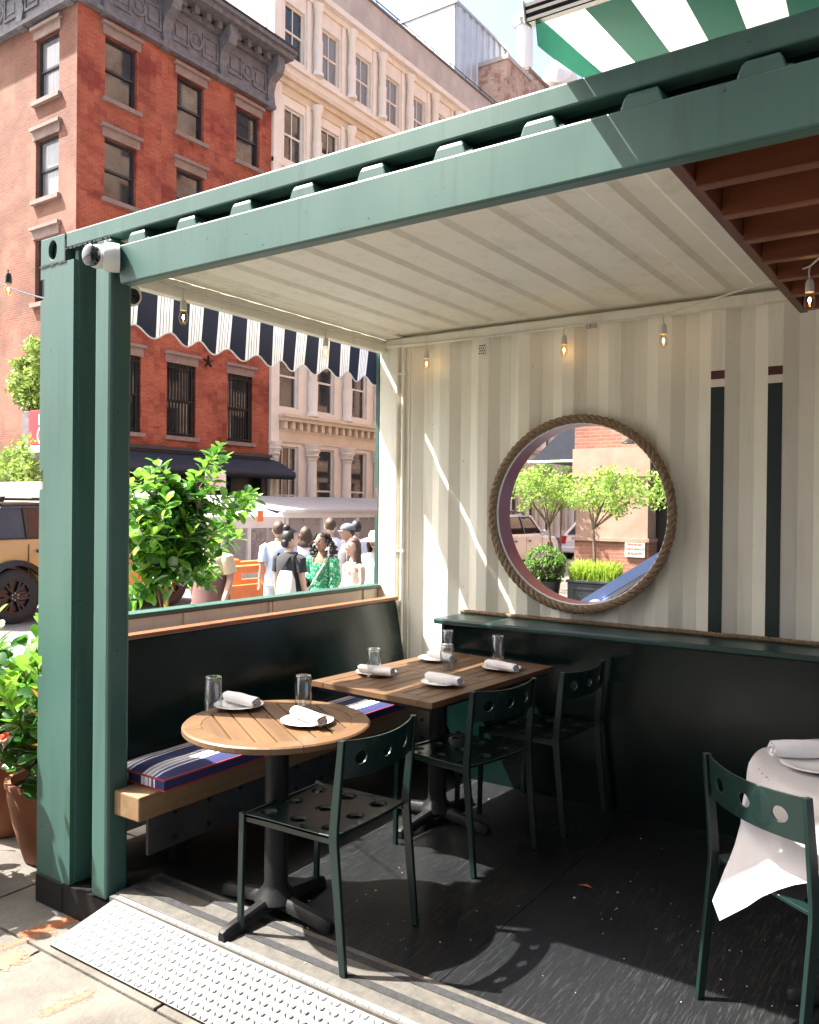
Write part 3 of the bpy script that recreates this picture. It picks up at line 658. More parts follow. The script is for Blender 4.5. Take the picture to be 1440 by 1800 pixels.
# --- cushions
def cushion(y0,y1,label):
    t=thing('seat_cushion',label,'cushion',(.5,(y0+y1)/2,.579),'striped cushions on the banquette')
    x0,x1,z0,z1=.352,.690,.579,.652
    m=MB();n=9;nyy=26;vs=[];fs=[]
    for j in range(nyy+1):
        for i in range(n+1):
            u=i/n;v=j/nyy;e=min(u,1-u)*9;f=min(v,1-v)*26
            h=(1-math.exp(-e*1.2))*(1-math.exp(-f*.9))
            vs.append((x0+(x1-x0)*u,y0+(y1-y0)*v,z0+.045+(z1-z0-.045)*h+.004*mnoise.noise(Vector((u*4,v*9,y0)))))
    for j in range(nyy):
        for i in range(n): a=j*(n+1)+i;fs.append((a,a+1,a+n+2,a+n+1))
    m.add(vs,fs)
    m.add([(x0,y0,z0),(x1,y0,z0),(x1,y1,z0),(x0,y1,z0),(x0,y0,z0+.045),(x1,y0,z0+.045),(x1,y1,z0+.045),(x0,y1,z0+.045)],[(0,3,2,1),(0,1,5,4),(1,2,6,5),(2,3,7,6),(3,0,4,7)])
    m.build('cover',cush_m,t,loc=(0,0,0),smooth=True)
    for zz in(z0+.046,z0+.003):
        m=MB();m.tube([(x0,y0,zz),(x1,y0,zz),(x1,y1,zz),(x0,y1,zz),(x0,y0,zz)],.0045,6);m.build('piping',red_pipe,t)
cushion(.13,1.235,'navy and white striped cushion nearest the green corner post, beside the round table')
cushion(1.245,2.31,'navy and white striped cushion under the far end of the rectangular table')
# --- counter along the back wall
ct=thing('wall_counter','dark green wall counter with overhanging top below the round window','counter',(2.5,2.2,FZ))
m=MB();m.box(.725,2.075,1.052,6.0,2.392,1.085);m.build('counter_top',green_mid,ct,bevel=.01)
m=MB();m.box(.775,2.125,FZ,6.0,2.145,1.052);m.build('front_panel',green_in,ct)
m=MB();m.box(.757,2.12,FZ,.775,2.39,1.052);m.build('end_panel',green_mid,ct,bevel=.003)
m=MB()
pts=[(.74+.006*k,2.372+.006*sin(k*.09),1.098) for k in range(440)]
for s in range(3): m.tube([(x,y+.0065*cos(x*125+2*PI*s/3),z+.0065*sin(x*125+2*PI*s/3)) for x,y,z in pts],.0078,5)
tag(m.build('rope_edging',rope_m,smooth=True),'thin twisted rope lying along the back edge of the green counter','rope')
# --- cast iron pedestal
def pedestal(t,c,h,arms,L,rcol=.046):
    m=MB();m.lathe([(.085,.055),(.075,.075),(rcol+.006,.10),(rcol,.12),(rcol,h-.02)],18,c,True);m.build('column',iron,t,smooth=True)
    m=MB();m.lathe([(.14,h-.018),(.14,h-.004)],4,c,True);m.build('top_plate',iron,t)
    for a in arms:
        m=MB();d=Vector((cos(a),sin(a),0));rs=[]
        for u,zz,wd,hh in((.0,.052,.036,.022),(.25,.054,.033,.021),(.55,.042,.029,.020),(.82,.030,.027,.022),(.95,.024,.026,.022),(1.0,.020,.016,.015)):
            q=Vector(c)+d*L*u+Vector((0,0,zz));s=Vector((-d.y,d.x,0))
            rs.append([q+s*wd-Vector((0,0,hh)),q+s*wd*.9+Vector((0,0,hh*.2)),q+s*wd*.45+Vector((0,0,hh*.9)),q-s*wd*.45+Vector((0,0,hh*.9)),q-s*wd*.9+Vector((0,0,hh*.2)),q-s*wd-Vector((0,0,hh))])
        m.loft(rs);m.build('base_foot',iron,t,smooth=True)
# --- round table
RC=Vector((1.152,.298,FZ));RT=.905-FZ;RR=.362
rtb=thing('round_table','round slatted teak table on a black pedestal, nearest the green post','table',RC)
a0=math.atan2(-(.30),-.10)
pedestal(rtb,RC,RT-.03,[R(-90),0,R(90),R(180)],.285)
SLA=R(-32)                     # direction of the slats
su=Vector((cos(SLA),sin(SLA),0));sv=Vector((-su.y,su.x,0))
ri=RR-.072;ns=8
for k in range(ns):
    a=-ri+2*ri*k/ns+.003;b=-ri+2*ri*(k+1)/ns-.004
    m=MB();P=[]
    vv=[a+(b-a)*i/4 for i in range(5)]
    up_=[(math.sqrt(max(ri*ri-v*v,.0004)),v) for v in vv];dn=[(-u,v) for u,v in reversed(up_)]
    poly=[RC+su*u+sv*v for u,v in up_+dn]
    m.loft([[q+Vector((0,0,RT-.024)) for q in poly],[q+Vector((0,0,RT-.0005)) for q in poly]])
    mm=bpy.data.materials.get('teak_slat_%d'%(k%3))
    if not mm:
        kf=(.82,1.0,1.16)[k%3];mm=woodmat('teak_slat_%d'%(k%3),tuple(c*kf for c in(.09,.046,.019)),tuple(c*kf for c in(.148,.08,.035)),'X',26)
        mp=[n for n in mm.node_tree.nodes if n.type=='MAPPING'][0];mp.vector_type='TEXTURE';mp.inputs['Rotation'].default_value=(0,0,SLA);mp.inputs['Scale'].default_value=(16,1,1)
    m.build('slat',mm,rtb,bevel=.0015)
for s in range(4):
    m=MB();rs=[]
    for k in range(15):
        a=PI/2*s+.004+(PI/2-.008)*k/14+SLA;d=Vector((cos(a),sin(a),0));o=RC+Vector((0,0,RT))
        rs.append([o+d*(ri+.0008)+Vector((0,0,-.026)),o+d*(RR-.006)+Vector((0,0,-.028)),o+d*RR+Vector((0,0,-.022)),o+d*RR+Vector((0,0,-.006)),o+d*(RR-.006),o+d*(ri+.0008)])
    m.loft(rs);m.build('rim_segment',teak,rtb)
m=MB();m.lathe([(ri+.02,RT-.04),(ri+.02,RT-.0285)],32,RC,True);m.build('underside',iron,rtb)
# --- rectangular table
TA=R(-3.4);TC=Vector((1.149,1.474,FZ))
tt=thing('rectangular_table','rectangular slatted teak table set for four in front of the counter','table',TC)
pedestal(tt,(0,0,0),RT-.03,[0,R(90),R(180),R(270)],.31)
hx,hy=.36,.545;fr=.075
def board(x0,y0,x1,y1,mt,name): m=MB();m.box(x0,y0,RT-.028,x1,y1,RT-.0);m.build(name,mt,tt,bevel=.002,loc=(0,0,0))
for o in tt.children: o.location-=0*o.location
board(-hx,-hy,-hx+fr,hy,teak,'frame_board');board(hx-fr,-hy,hx,hy,teak,'frame_board')
for y0 in(-hy,-.0375,hy-fr): board(-hx+fr+.002,y0,hx-fr-.002,y0+fr,teakx,'cross_board')
for y0,y1 in((-hy+fr+.002,-.0395),(.0395,hy-fr-.002)):
    nb=8;w_=(2*hx-2*fr-.004)/nb
    for k in range(nb): board(-hx+fr+.002+k*w_+.002,y0,-hx+fr+.002+(k+1)*w_-.002,y1,bpy.data.materials.get('teak_run_%d'%(k%3)) or woodmat('teak_run_%d'%(k%3),tuple(c*(.85,1,1.13)[k%3] for c in(.09,.046,.019)),tuple(c*(.85,1,1.13)[k%3] for c in(.148,.08,.035)),'Y',26),'slat')
m=MB();m.box(-hx+.02,-hy+.02,RT-.045,hx-.02,hy-.02,RT-.0285);m.build('underside',iron,tt,loc=(0,0,0))
# the builder worked round the world origin: bring parts into the table's own frame
for o in tt.children: o.location=(0,0,0)
for o in list(tt.children):
    if o.name.split('.')[0] in('column','top_plate','base_foot'):
        for v in o.data.vertices: v.co+=TC
tt.rotation_euler=(0,0,TA)
# --- chairs
def make_chair(label):
    t=thing('dining_chair',label,'chair',(0,0,0),'dark green metal chairs')
    m=MB();hs=[]
    xs=[-.475,-.33,-.18,-.035];ys=[-.213,-.071,.071,.213]
    for i in range(3):
        for j in range(3): hs.append(((xs[i]+xs[i+1])/2,(ys[j]+ys[j+1])/2,.033,xs[i],ys[j],xs[i+1],ys[j+1]))
    m.fn=lambda q:(q.x,q.y,q.z+.458+.010*((q.x+.25)/.22)**2*(-1 if q.x<-.25 else .6)-.006*(1-(q.y/.21)**2))
    m.plate(-.475,-.213,-.035,.213,.012,hs,16);m.build('seat',dark_green,t,smooth=True,bevel=.003)
    for s in(-1,1):
        m=MB();m.bar((-.47,s*.207,.437),(-.04,s*.207,.447),.012,.028);m.build('seat_rail',dark_green,t,bevel=.002)
        m=MB();m.prism([(-.484,0),(-.462,0),(-.452,.452),(-.478,.455)],'Y',s*.213-.008,s*.213+.008);m.build('leg',dark_green,t,bevel=.002)
        m=MB();rs=[]
        for x,z,wd in((.018,0,.026),(-.030,.45,.036),(-.028,.50,.034),(.002,.797,.024)):
            y=s*.215;rs.append([(x-wd/2,y-.008,z),(x+wd/2,y-.008,z),(x+wd/2,y+.008,z),(x-wd/2,y+.008,z)])
        m.loft(rs);m.build('leg',dark_green,t,bevel=.002)
        m=MB();m.cyl((.018,s*.215,-.0),.012,.0,.006,8);m.build('foot_glide',blk,t)
    m=MB();m.bar((-.46,-.205,.438),(-.46,.205,.438),.012,.026);m.build('front_rail',dark_green,t)
    m=MB();cells=[]
    for j in range(3): cells.append((-.13+.13*j,.0,.026,-.207+.138*j,-.068,-.207+.138*(j+1),.068))
    # local plate XY -> (y, z), curved in x
    m.fn=lambda q:((-.010+(q.y)*.10)+.040*(1-(q.x/.207)**2)-q.z, q.x, .727+q.y-.010*(1-(q.x/.207)**2)*(1 if q.y>0 else .2))
    m.plate(-.207,-.068,.207,.068,.006,cells,20);m.build('backrest',dark_green,t,smooth=True,bevel=.0015)
    return t
ch=make_chair('dark green metal chair with round holes pulled out in the sun beside the round table')
place(ch,(1.640,.307,FZ),0)
place(dup(ch,label='dark green metal chair tucked against the long side of the rectangular table'),(1.66,1.217,FZ),R(-11.3))
place(dup(ch,label='shadowed dark green metal chair in the far corner by the counter'),(1.775,1.84,FZ),R(-4.8))
place(dup(ch,label='dark green metal chair with its back to the viewer by the white clothed table'),(2.852,.553,FZ),R(-127.9))
# --- white clothed table
WC=Vector((3.215,.945,FZ));WRr=.44
wt=thing('pedestal_table','black iron pedestal table hidden under the white tablecloth on the right','table',WC)
pedestal(wt,WC,RT-.02,[R(20),R(110),R(200),R(290)],.33)
m=MB();m.lathe([(WRr-.01,RT-.02),(WRr-.01,RT+.0)],40,WC,True);m.build('tabletop',teak,wt)
# the cloth: a square laid over a disc, corners hanging in folds
m=MB();N=72;RG=26;vs=[];fs=[]
topz=.905+.006
def clothpt(i,k):
    a=2*PI*k/N;sq=.635/max(abs(cos(a-ROT)),abs(sin(a-ROT)));s=sq*i/RG
    d=Vector((cos(a),sin(a),0))
    if s<=WRr: return WC+d*s+Vector((0,0,topz-FZ+.001*sin(a*7)*(s/WRr)))
    e=s-WRr;fold=sin((a-ROT)*12)*.5+sin((a-ROT)*20+.6)*.35
    th=min(e/.03,1)*PI/2
    out=.012*sin(min(e/.03,1)*PI/2)+ .02*e/.3*(1+1.1*fold)+.35*max(e-.04,0)*max(0,sq-.65)/.249
    nz_=.010*mnoise.noise(Vector((a*5,e*9,0)))*min(1,e*9)+.006*mnoise.noise(Vector((a*14,e*24,3)))*min(1,e*9)
    return WC+d*(WRr+out+nz_)+Vector((0,0,topz-FZ-(e*.97)))
ROT=math.atan2(-.5,-.62)-PI/4
ROT=ROT+0
for i in range(RG+1):
    for k in range(N): vs.append(clothpt(i,k))
for i in range(RG):
    for k in range(N):
        j=(k+1)%N;fs.append((i*N+k,i*N+j,(i+1)*N+j,(i+1)*N+k))
m.add(vs,fs)
tag(m.build('tablecloth',cloth_m,smooth=True,loc=WC),'white cloth draped over the round table on the right, corner hanging low','tablecloth')
# --- plates, napkins, glasses
def plate_at(c,label):
    m=MB();m.lathe([(0.0001,.004),(.055,.004),(.062,.006),(.100,.015),(.103,.0165),(.100,.018),(.062,.010),(.055,.008),(.0001,.008)],32,(0,0,0))
    o=m.build('side_plate',china,smooth=True,loc=(0,0,0));o.location=c;return tag(o,label,'plate','white side plates')
def napkin(p,q,label,r=.0235):
    p=Vector(p);q=Vector(q);d=(q-p);L=d.length;mid=(p+q)/2
    t=thing('rolled_napkin',label,'napkin',mid,'rolled white napkins')
    m=MB();rs=[];n=20;sd=random.random()*9
    for i in range(13):
        u=-L/2+L*i/12;e=1-.08*abs(i-6)/6;ring=[]
        for k in range(n):
            a=2*PI*k/n;rr=r*e*(1+.09*mnoise.noise(Vector((u*18,cos(a)*1.6+sd,sin(a)*1.6)))+(.10 if 3<k<6 else 0))
            ring.append((u+.004*sin(a*3+sd)*(1 if i in(0,12) else 0),rr*cos(a)*1.06,r*.96+rr*sin(a)*.93))
        rs.append(ring)
    m.loft(rs,cap=False);ang=math.atan2(d.y,d.x)
    m.build('roll',linen,t,loc=mid*0,smooth=True).location=(0,0,0)
    for s in(-1,1):
        m=MB();sp=[(s*(L/2-.002-.003*(k%3)),(r*.97-.0009*k)*cos(k*.55)*.98,r*.96+(r*.9-.0009*k)*sin(k*.55)) for k in range(24)]
        m.tube(sp,.0028,5)
        m.build('rolled_end',linen,t,loc=(0,0,0),smooth=True).location=(0,0,0)
    for o in t.children: WL[o.name]=mid
    t.rotation_euler=(0,0,ang);return t
for o in list(bpy.data.objects):
    pass
def tumbler(c,label):
    t=MB();h=.142;r0,r1=.031,.036
    t.lathe([(r1,0),(r0+.002,h-.006),(r0-.003,h),(.0001,h),],24,(0,0,0));t.lathe([(r1-.0022,0),(r0-.0006,h-.022),(r0-.006,h-.014),(.0001,h-.012)],24,(0,0,0))
    t.lathe([(r1,0),(r1-.0022,0)],24,(0,0,0))
    for k in range(14):
        a=2*PI*k/14;t.ell((r0*.86*cos(a),r0*.86*sin(a),h-.002),(.0055,.0055,.004),6,4)
    o=t.build('tumbler',glassm,smooth=True,loc=(0,0,0));o.location=c;return tag(o,label,'glass','upturned drinking glasses')
ZT=.906
sets=[((375,1250),'upturned clear tumbler at the left edge of the round table'),((533,1247),'upturned clear tumbler on the far side of the round table'),
((657,1190),'upturned clear tumbler on the bench side of the rectangular table, nearest the window'),((787,1152),'upturned clear tumbler at the back of the rectangular table beside the counter end'),
((785,1181),'upturned clear tumbler in the middle of the rectangular table'),((875,1163),'upturned clear tumbler at the counter side of the rectangular table, farthest right')]
for (px,py),lb in sets:
    c=at(px,py,z=ZT);tumbler((c.x,c.y,ZT-.0005),lb)
pl=[((420,1240),(393,1220),(458,1236),'side plate under a bluish shadowed napkin, left on the round table','rolled napkin on the left plate of the round table'),
((540,1268),(510,1245),(577,1270),'side plate in full sun at the front of the round table','sunlit rolled napkin at the front of the round table'),
((662,1182),(630,1173),(694,1182),'side plate on the bench side of the rectangular table','rolled napkin behind a tumbler on the bench side of the rectangular table'),
((768,1158),(752,1146),(800,1158),'side plate at the far back of the rectangular table','rolled napkin at the far back of the rectangular table, mostly behind tumblers'),
((778,1200),(748,1186),(814,1198),'side plate at the front centre of the rectangular table','rolled napkin at the front centre of the rectangular table'),
((882,1174),(855,1164),(910,1175),'side plate nearest the counter on the rectangular table','rolled napkin nearest the counter, pointing at the far chair')]
for c,a,b,l1,l2 in pl:
    c=at(*c,z=ZT+.008);plate_at((c.x,c.y,ZT-.0005),l1)
    zz=ZT+.019;A_=at(*a,z=zz+.02);B_=at(*b,z=zz+.02);mid=(A_+B_)/2;d=(B_-A_).normalized()*.097;mid.z=zz-.006
    napkin(mid-d,mid+d,l2)
c=at(1405,1335,z=.93);pn=at(1432,1345,z=.925);plate_at((pn.x,pn.y,.9125),'side plate on the white tablecloth at the right')
na=at(1356,1322,z=.945);nd=Vector((rt.x,rt.y,0)).normalized();napkin((na.x,na.y,.926),(na.x+nd.x*.2,na.y+nd.y*.2,.926),'rolled napkin on the white tablecloth at the right',.030)
# --- small litter on the floor
m=MB();c=at(1030,1557,z=FZ+.004);m.add([(c.x-.03,c.y-.008,FZ+.004),(c.x,c.y-.02,FZ+.012),(c.x+.03,c.y,FZ+.004),(c.x,c.y+.015,FZ+.006)],[(0,1,2),(0,2,3)])
tag(m.build('fallen_leaf',mat('dry_leaf',(.28,.10,.05),(.35,.15,.08),scale=40,rough=.8),solid=.001),'small curled brown leaf lying on the black floor','leaf')
random.seed(11);m=MB()
for k in range(110):
    x,y=rnd(1.2,3.1),rnd(.05,1.9);s=rnd(.002,.006)*(1 if k>8 else 1.8);a=rnd(0,6)
    m.add([(x+s*cos(a+i*2.1)*rnd(.6,1),y+s*sin(a+i*2.1)*rnd(.6,1),FZ+(.0085 if y<.26 else .0015)) for i in range(3)]+[(x,y,FZ+.011 if y<.26 else FZ+.004)],[(0,1,3),(1,2,3),(2,0,3)])
tag(m.build('crumbs',mat('litter_bits',(.5,.47,.4),(.35,.3,.2),scale=90,rough=.9)),'pale crumbs and grit scattered over the black floor','crumbs',kind='stuff')
# ================================================================ AWNINGS, LIGHTS, CAMERAS
nv=thing('navy_awning','navy and white striped scalloped awning outside the open left end of the container','awning',(-.08,1.5,2.6))
m=MB();vs=[];ny=150;nz=8;y0,y1=.38,2.74
def vx(y,v): return -.10-.03*v+.012*sin(y*9+.5)*v+(.10*max(0,(y-2.62)/.12)*v)
for i in range(ny+1):
    y=y0+(y1-y0)*i/ny;zb=2.615+.026*cos(2*PI*(y/.213+.15+.05))+.012*sin(y*3.1)
    for j in range(nz+1): v=j/nz;vs.append((vx(y,v),y,2.975+(zb-2.975)*v))
m.add(vs,[(i*(nz+1)+j,i*(nz+1)+j+1,(i+1)*(nz+1)+j+1,(i+1)*(nz+1)+j) for i in range(ny) for j in range(nz)])
m.build('valance',navy_stripe,nv,loc=(0,0,0),smooth=True)
m=MB();m.tube([vs[i*(nz+1)+nz] for i in range(ny+1)],.0045,5);m.build('hem_tape',linen,nv)
m=MB();m.rod((-.075,.36,2.962),(-.075,2.72,2.962),.024,12);m.build('roller',wht,nv,smooth=True)
ga=thing('green_awning','green and white striped retractable awning above the top right of the container','awning',(2.44,-.12,3.03))
D=Vector((-.117,.963,.243)).normalized();Xa=Vector((1,0,0));Xa=(Xa-D*Xa.dot(D)).normalized();Za=Xa.cross(D)
Ma=Matrix((Xa,D,Za)).transposed().to_4x4();Ma.translation=Vector((2.44,-.12,3.03))
gst=stripemat('green_white_canvas',0,.2275,[(0,(.003,.052,.034)),(.487,(.72,.69,.68))],off=-.107/.2275,trans=.2)
def apart(mb,name,mt,**k):
    o=mb.build(name,mt,ga,loc=WL[ga.name],**k);o.location=(0,0,0);o.rotation_euler=Ma.to_euler()
    for v in o.data.vertices: v.co+=WL[ga.name]
    return o
m=MB();nx,nyy=40,16;vs=[]
for j in range(nyy+1):
    for i in range(nx+1): vs.append((-.005+3.6*i/nx,-.064*3.6*i/nx*(1-j/nyy)+2.3*j/nyy,-.012*sin(PI*j/nyy)))
m.add(vs,[(j*(nx+1)+i,j*(nx+1)+i+1,(j+1)*(nx+1)+i+1,(j+1)*(nx+1)+i) for j in range(nyy) for i in range(nx)]);apart(m,'canopy',gst,smooth=True)
canv=translucent(mat('green_canvas',(.003,.055,.034),(.004,.07,.044),scale=12,rough=.85),.15,(.01,.22,.13))
m=MB();vs=[]
for j in range(25):
    s=1.3*j/24
    for k in range(5): v=k/4;vs.append((-.008-.02*v*sin(s*5),.0+s,-.075*v*(1-.25*sin(s*4))))
m.add(vs,[(j*5+k,j*5+k+1,j*5+k+6,j*5+k+5) for j in range(24) for k in range(4)]);apart(m,'side_valance',canv,smooth=True)
SHR=lambda q:(q.x,q.y-.064*q.x,q.z)
m=MB();m.fn=SHR;m.box(-.02,-.04,-.026,3.6,.0,.02);fb=apart(m,'front_bar',blk,bevel=.004)
for zz in(-.024,-.006,.010):
    m=MB();m.fn=SHR;m.box(-.018,-.043,zz,3.6,-.0395,zz+.007);apart(m,'bar_trim',wht)
m=MB();m.box(-.026,-.045,-.03,-.0205,.008,.026);apart(m,'end_cap',wht,bevel=.003)
m=MB();m.box(.02,.62,-.085,.05,2.2,-.045);apart(m,'folding_arm',wht,bevel=.005)
m=MB();m.box(-.02,.66,-.14,.03,.74,-.09);apart(m,'arm_bracket',wht,bevel=.004)
# string lights inside
sl_=thing('string_lights','string of warm bulbs on a pale cord looped under the cream ceiling','string lights',(1,1.5,2.75))
HB=[(.175,at(323,500,x=.175).y,2.80),(.175,at(573,588,x=.175).y,2.80),(at(750,612,y=2.325).x,2.325,2.79),(at(992,577,y=2.325).x,2.325,2.785),(at(1167,556,y=2.2).x,2.2,2.755),(at(1424,468,y=1.6).x,1.6,at(1424,468,y=1.6).z)]
path=[(.175,.2,2.815)]+HB[:2]+[(.19,2.30,2.80),(.30,2.33,2.795)]+HB[2:]+[(3.35,.6,2.80)]
pp=[]
for a,b in zip(path,path[1:]):
    a=Vector(a);b=Vector(b);n=10
    for k in range(n): u=k/n;q=a.lerp(b,u);q.z-=.05*(b-a).length**2*.25*u*(1-u)*4*(.35 if b.y<2.4 and a.x<.3 else .5);pp.append(q)
pp.append(Vector(path[-1]))
m=MB();m.tube(pp,.0042,6);m.build('cord',cord_m,sl_,smooth=True)
tilt=[0,0,.0,.0,.15,0]
def bulbset(q,par,sc=1.0,drop=.055,sock=cord_m):
    q=Vector(q)
    m=MB();m.tube([q,q-Vector((.004,0,drop*.5)),q-Vector((0,0,drop))],.0032*sc,6)
    m.lathe([(.004,-drop+.004),(.012*sc,-drop),(.0165*sc,-drop-.015*sc),(.0175*sc,-drop-.05*sc),(.0001,-drop-.052*sc)],12,q)
    s=m.build('socket',sock,par,smooth=True)
    z=-drop-.046*sc
    m=MB();m.lathe([(.0125*sc,z),(.017*sc,z-.015*sc),(.0225*sc,z-.038*sc),(.020*sc,z-.058*sc),(.010*sc,z-.071*sc),(.0001,z-.074*sc)],14,q);m.build('bulb',bulbm,s,smooth=True)
    m=MB();m.ell(q+Vector((0,0,z-.036*sc)),(.0052*sc,.0052*sc,.012*sc),8,6);m.build('filament',filament,s)
for q in HB: bulbset(q,sl_)
m=MB();q=at(1040,573,y=2.325)
for dx in(-.028,.004): m.box(q.x+dx,2.312,q.z-.012,q.x+dx+.024,2.334,q.z+.012)
m.build('cord_clamp',steel,sl_)
so_=thing('outdoor_string_light','black outdoor festoon cable with a clear bulb left of the container post','string light',(-.6,.3,3.0))
e0=Vector((.02,.03,2.64));e1=at(0,464,x=-.75);dd=(e1-e0)
pts=[e0+dd*(k/14*2.6)-Vector((0,0,.10*sin(PI*min(1,k/14)))) for k in range(15)]
m=MB();m.tube(pts,.0045,6);m.build('cord',blk,so_)
q=at(15,474,x=-.66);bulbset(q,so_,.95,.02,blk)
# security cameras
sc_=thing('security_camera','white turret security camera on the green post under the top rail','security camera',(.42,-.02,2.72))
cc=at(176,452,y=-.055);ax=Vector((.12,-.98,-.10)).normalized()
base=Vector((cc.x+.052,-.003,cc.z+.0))
m=MB();Mx=frame_dir(Vector((-.55,-.83,-.02))).to_4x4();Mx=Matrix.Translation(base)@Mx@Matrix.Rotation(-PI/2,4,'X')
m.T=Mx;m.lathe([(.0001,0),(.055,0),(.057,.02),(.055,.05),(.048,.062),(.0001,.068)],28);m.build('housing',wht,sc_,smooth=True)
m=MB();m.ell(cc+ax*.012,(.047,.047,.047),24,16);m.build('ball',wht,sc_,smooth=True)
m=MB();m.T=Matrix.Translation(cc+ax*.052)@frame_dir(ax).to_4x4()@Matrix.Rotation(-PI/2,4,'X');m.lathe([(.041,-.022),(.041,.002),(.034,.008),(.0001,.010)],28);m.build('lens_face',lens,sc_,smooth=True)
s2=thing('wall_speaker','small round black grille in a white housing beside the navy awning','speaker',(.2,.4,2.72))
c2=at(236,520,x=.19)
m=MB();m.T=Matrix.Translation(c2-Vector((.03,.0,-.01)))@Matrix.Rotation(PI/2,4,'Y');m.lathe([(.0001,-.02),(.055,-.02),(.055,.012),(.045,.02),(.0001,.02)],24);m.build('housing',wht,s2,smooth=True)
m=MB();m.T=Matrix.Translation(c2-Vector((.006,.0,-.0)))@Matrix.Rotation(PI/2,4,'Y')
for r in(.033,.024,.014): m.lathe([(r,0),(r,.006),(r-.006,.006),(r-.006,0)],20)
m.lathe([(.036,-.004),(.0001,-.002)],20);m.build('grille',blk,s2)
# ================================================================ PLANTS NEAR THE CONTAINER
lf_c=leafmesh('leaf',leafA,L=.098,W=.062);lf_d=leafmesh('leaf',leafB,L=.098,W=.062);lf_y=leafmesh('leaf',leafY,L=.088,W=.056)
def leaf_obj(me,par,q,d,s,roll=0):
    Mt=frame_dir(d,roll=roll).to_4x4();o=bpy.data.objects.new('leaf',me);COL.objects.link(o);o.parent=par
    o.matrix_local=Matrix.Translation(Vector(q)-WL[par.name])@Mt@Matrix.Scale(s,4);return o
def leaf_add(mb,me,q,d,s,roll=0):
    Mt=Matrix.Translation(q)@frame_dir(d,roll=roll).to_4x4()@Matrix.Scale(s,4)
    mb.T=Mt;mb.add([v.co.copy() for v in me.vertices],[tuple(p.vertices) for p in me.polygons]);mb.T=None
def branchy(mb,a,b,r0,r1,sag=.0):
    a=Vector(a);b=Vector(b);pts=[a.lerp(b,k/5)+Vector((0,0,sag*sin(PI*k/5)))+rvec()*.006*(0<k<5) for k in range(6)];mb.tube(pts,[r0+(r1-r0)*k/5 for k in range(6)],6);return pts
random.seed(21)
PX=-.72
tr=thing('potted_clusia','tall potted shrub with glossy paddle leaves on a yellow stake outside the open left end','potted plant',(PX,1.30,0))
def P(px,py,dx=0): return at(px,py,x=PX+dx)
spec=[(385,785,.0),(372,800,.06),(392,806,-.05),(360,818,.0),(345,838,.1),(330,856,.0),(378,836,.08),
(275,815,.05),(262,830,-.1),(290,832,.12),(240,835,.0),(228,852,.1),(250,862,-.12),(276,858,.1),(300,852,0),(318,872,.15),(225,880,.05),(245,888,.15),(268,884,-.05),(292,880,.18),(312,895,.0),(335,880,-.1),(352,872,.1),(372,862,0),(398,874,.1),(420,882,0),(440,868,.05),(450,878,0),(432,896,.1),(446,890,-.06),
(222,910,.1),(240,918,.2),(262,912,.1),(285,910,.22),(305,922,.15),(328,912,.1),(350,905,0),(372,900,.1),(392,905,0),(410,916,.05),(228,940,.0),(248,948,.18),(270,942,.22),(295,945,.24),(318,948,.1),(340,938,.16),(362,930,.0),(384,930,.1),(404,938,0),(418,945,.04),
(224,968,.0),(244,975,.1),(268,972,.15),(292,975,.2),(316,975,.12),(338,968,.05),(360,960,.1),(382,965,0),(230,995,0),(252,1002,.1),(278,1000,.1),(302,1005,.15),(326,1000,.05),(348,992,.1),(368,985,0),(378,1008,.0),(362,1020,.05),(340,1018,.0),(228,1040,0),(240,1056,.05),(222,1052,-.05),(250,1035,.05),(352,1010,.1),(300,1020,.0),(370,1030,.03)]
base=P(290,1088);stm=MB();top=P(300,930)
trunk=branchy(stm,(PX,base.y,.42),top,.012,.008)
stm.tube([trunk[2],P(270,1000),P(240,1050)],[.006,.004,.003],5)
tips=[]
hub=[P(290,990),P(300,950),P(290,915),P(320,900),P(330,960),P(260,940)]
for px,py,dx in spec:
    q=P(px,py,dx*1.3-.05+rnd(-.10,.10));h=min(hub,key=lambda k:(k-q).length);branchy(stm,h,q,.005,.0025,.01);tips.append((q,(q-h)))
for h in hub: branchy(stm,trunk[-1] if h.z>trunk[-1].z-.3 else trunk[3],h,.007,.005)
stm.build('stem',bark,tr,smooth=True)
m=MB();m.T=None;m.bar(P(289,1100)-Vector((0,0,.75)),P(292,1000),.016,.016);m.build('stake',stake,tr)
m=MB();m.lathe([(.14,0),(.20,.34),(.215,.36),(.20,.38),(.185,.37)],24,(PX,base.y,0.0));m.build('pot',tubm,tr,smooth=True)
m=MB();m.lathe([(.19,.35),(.0001,.36)],20,(PX,base.y,0));m.build('soil',soil,tr)
cand=[]
for q,dv in tips:
    dv=(dv+Vector((0,0,.10))).normalized()
    for k in range(12):
        a=k*2.4+rnd(0,.7);t=k//2*.020;pos=q-dv*t
        side=dv.orthogonal().normalized();side=Matrix.Rotation(a,3,dv)@side
        d=(side*(.75+.10*k)+dv*(.9-.09*k)+Vector((0,0,.25)));cand.append((pos,d,rnd(.55,1.12)*(.75 if k<2 else 1),k))
cand.sort(key=lambda c:(c[0]-CAM).length)
rest=[MB(),MB()];n=0
for pos,d,s,k in cand:
    me=lf_y if k<2 and random.random()<.5 else (lf_c if random.random()<.72 else lf_d)
    if n<300: leaf_obj(me,tr,pos,d,s,rnd(-.5,.5));n+=1
    else: leaf_add(rest[0 if me is not lf_d else 1],lf_c if me is not lf_d else lf_d,pos,d,s,rnd(-.5,.5))
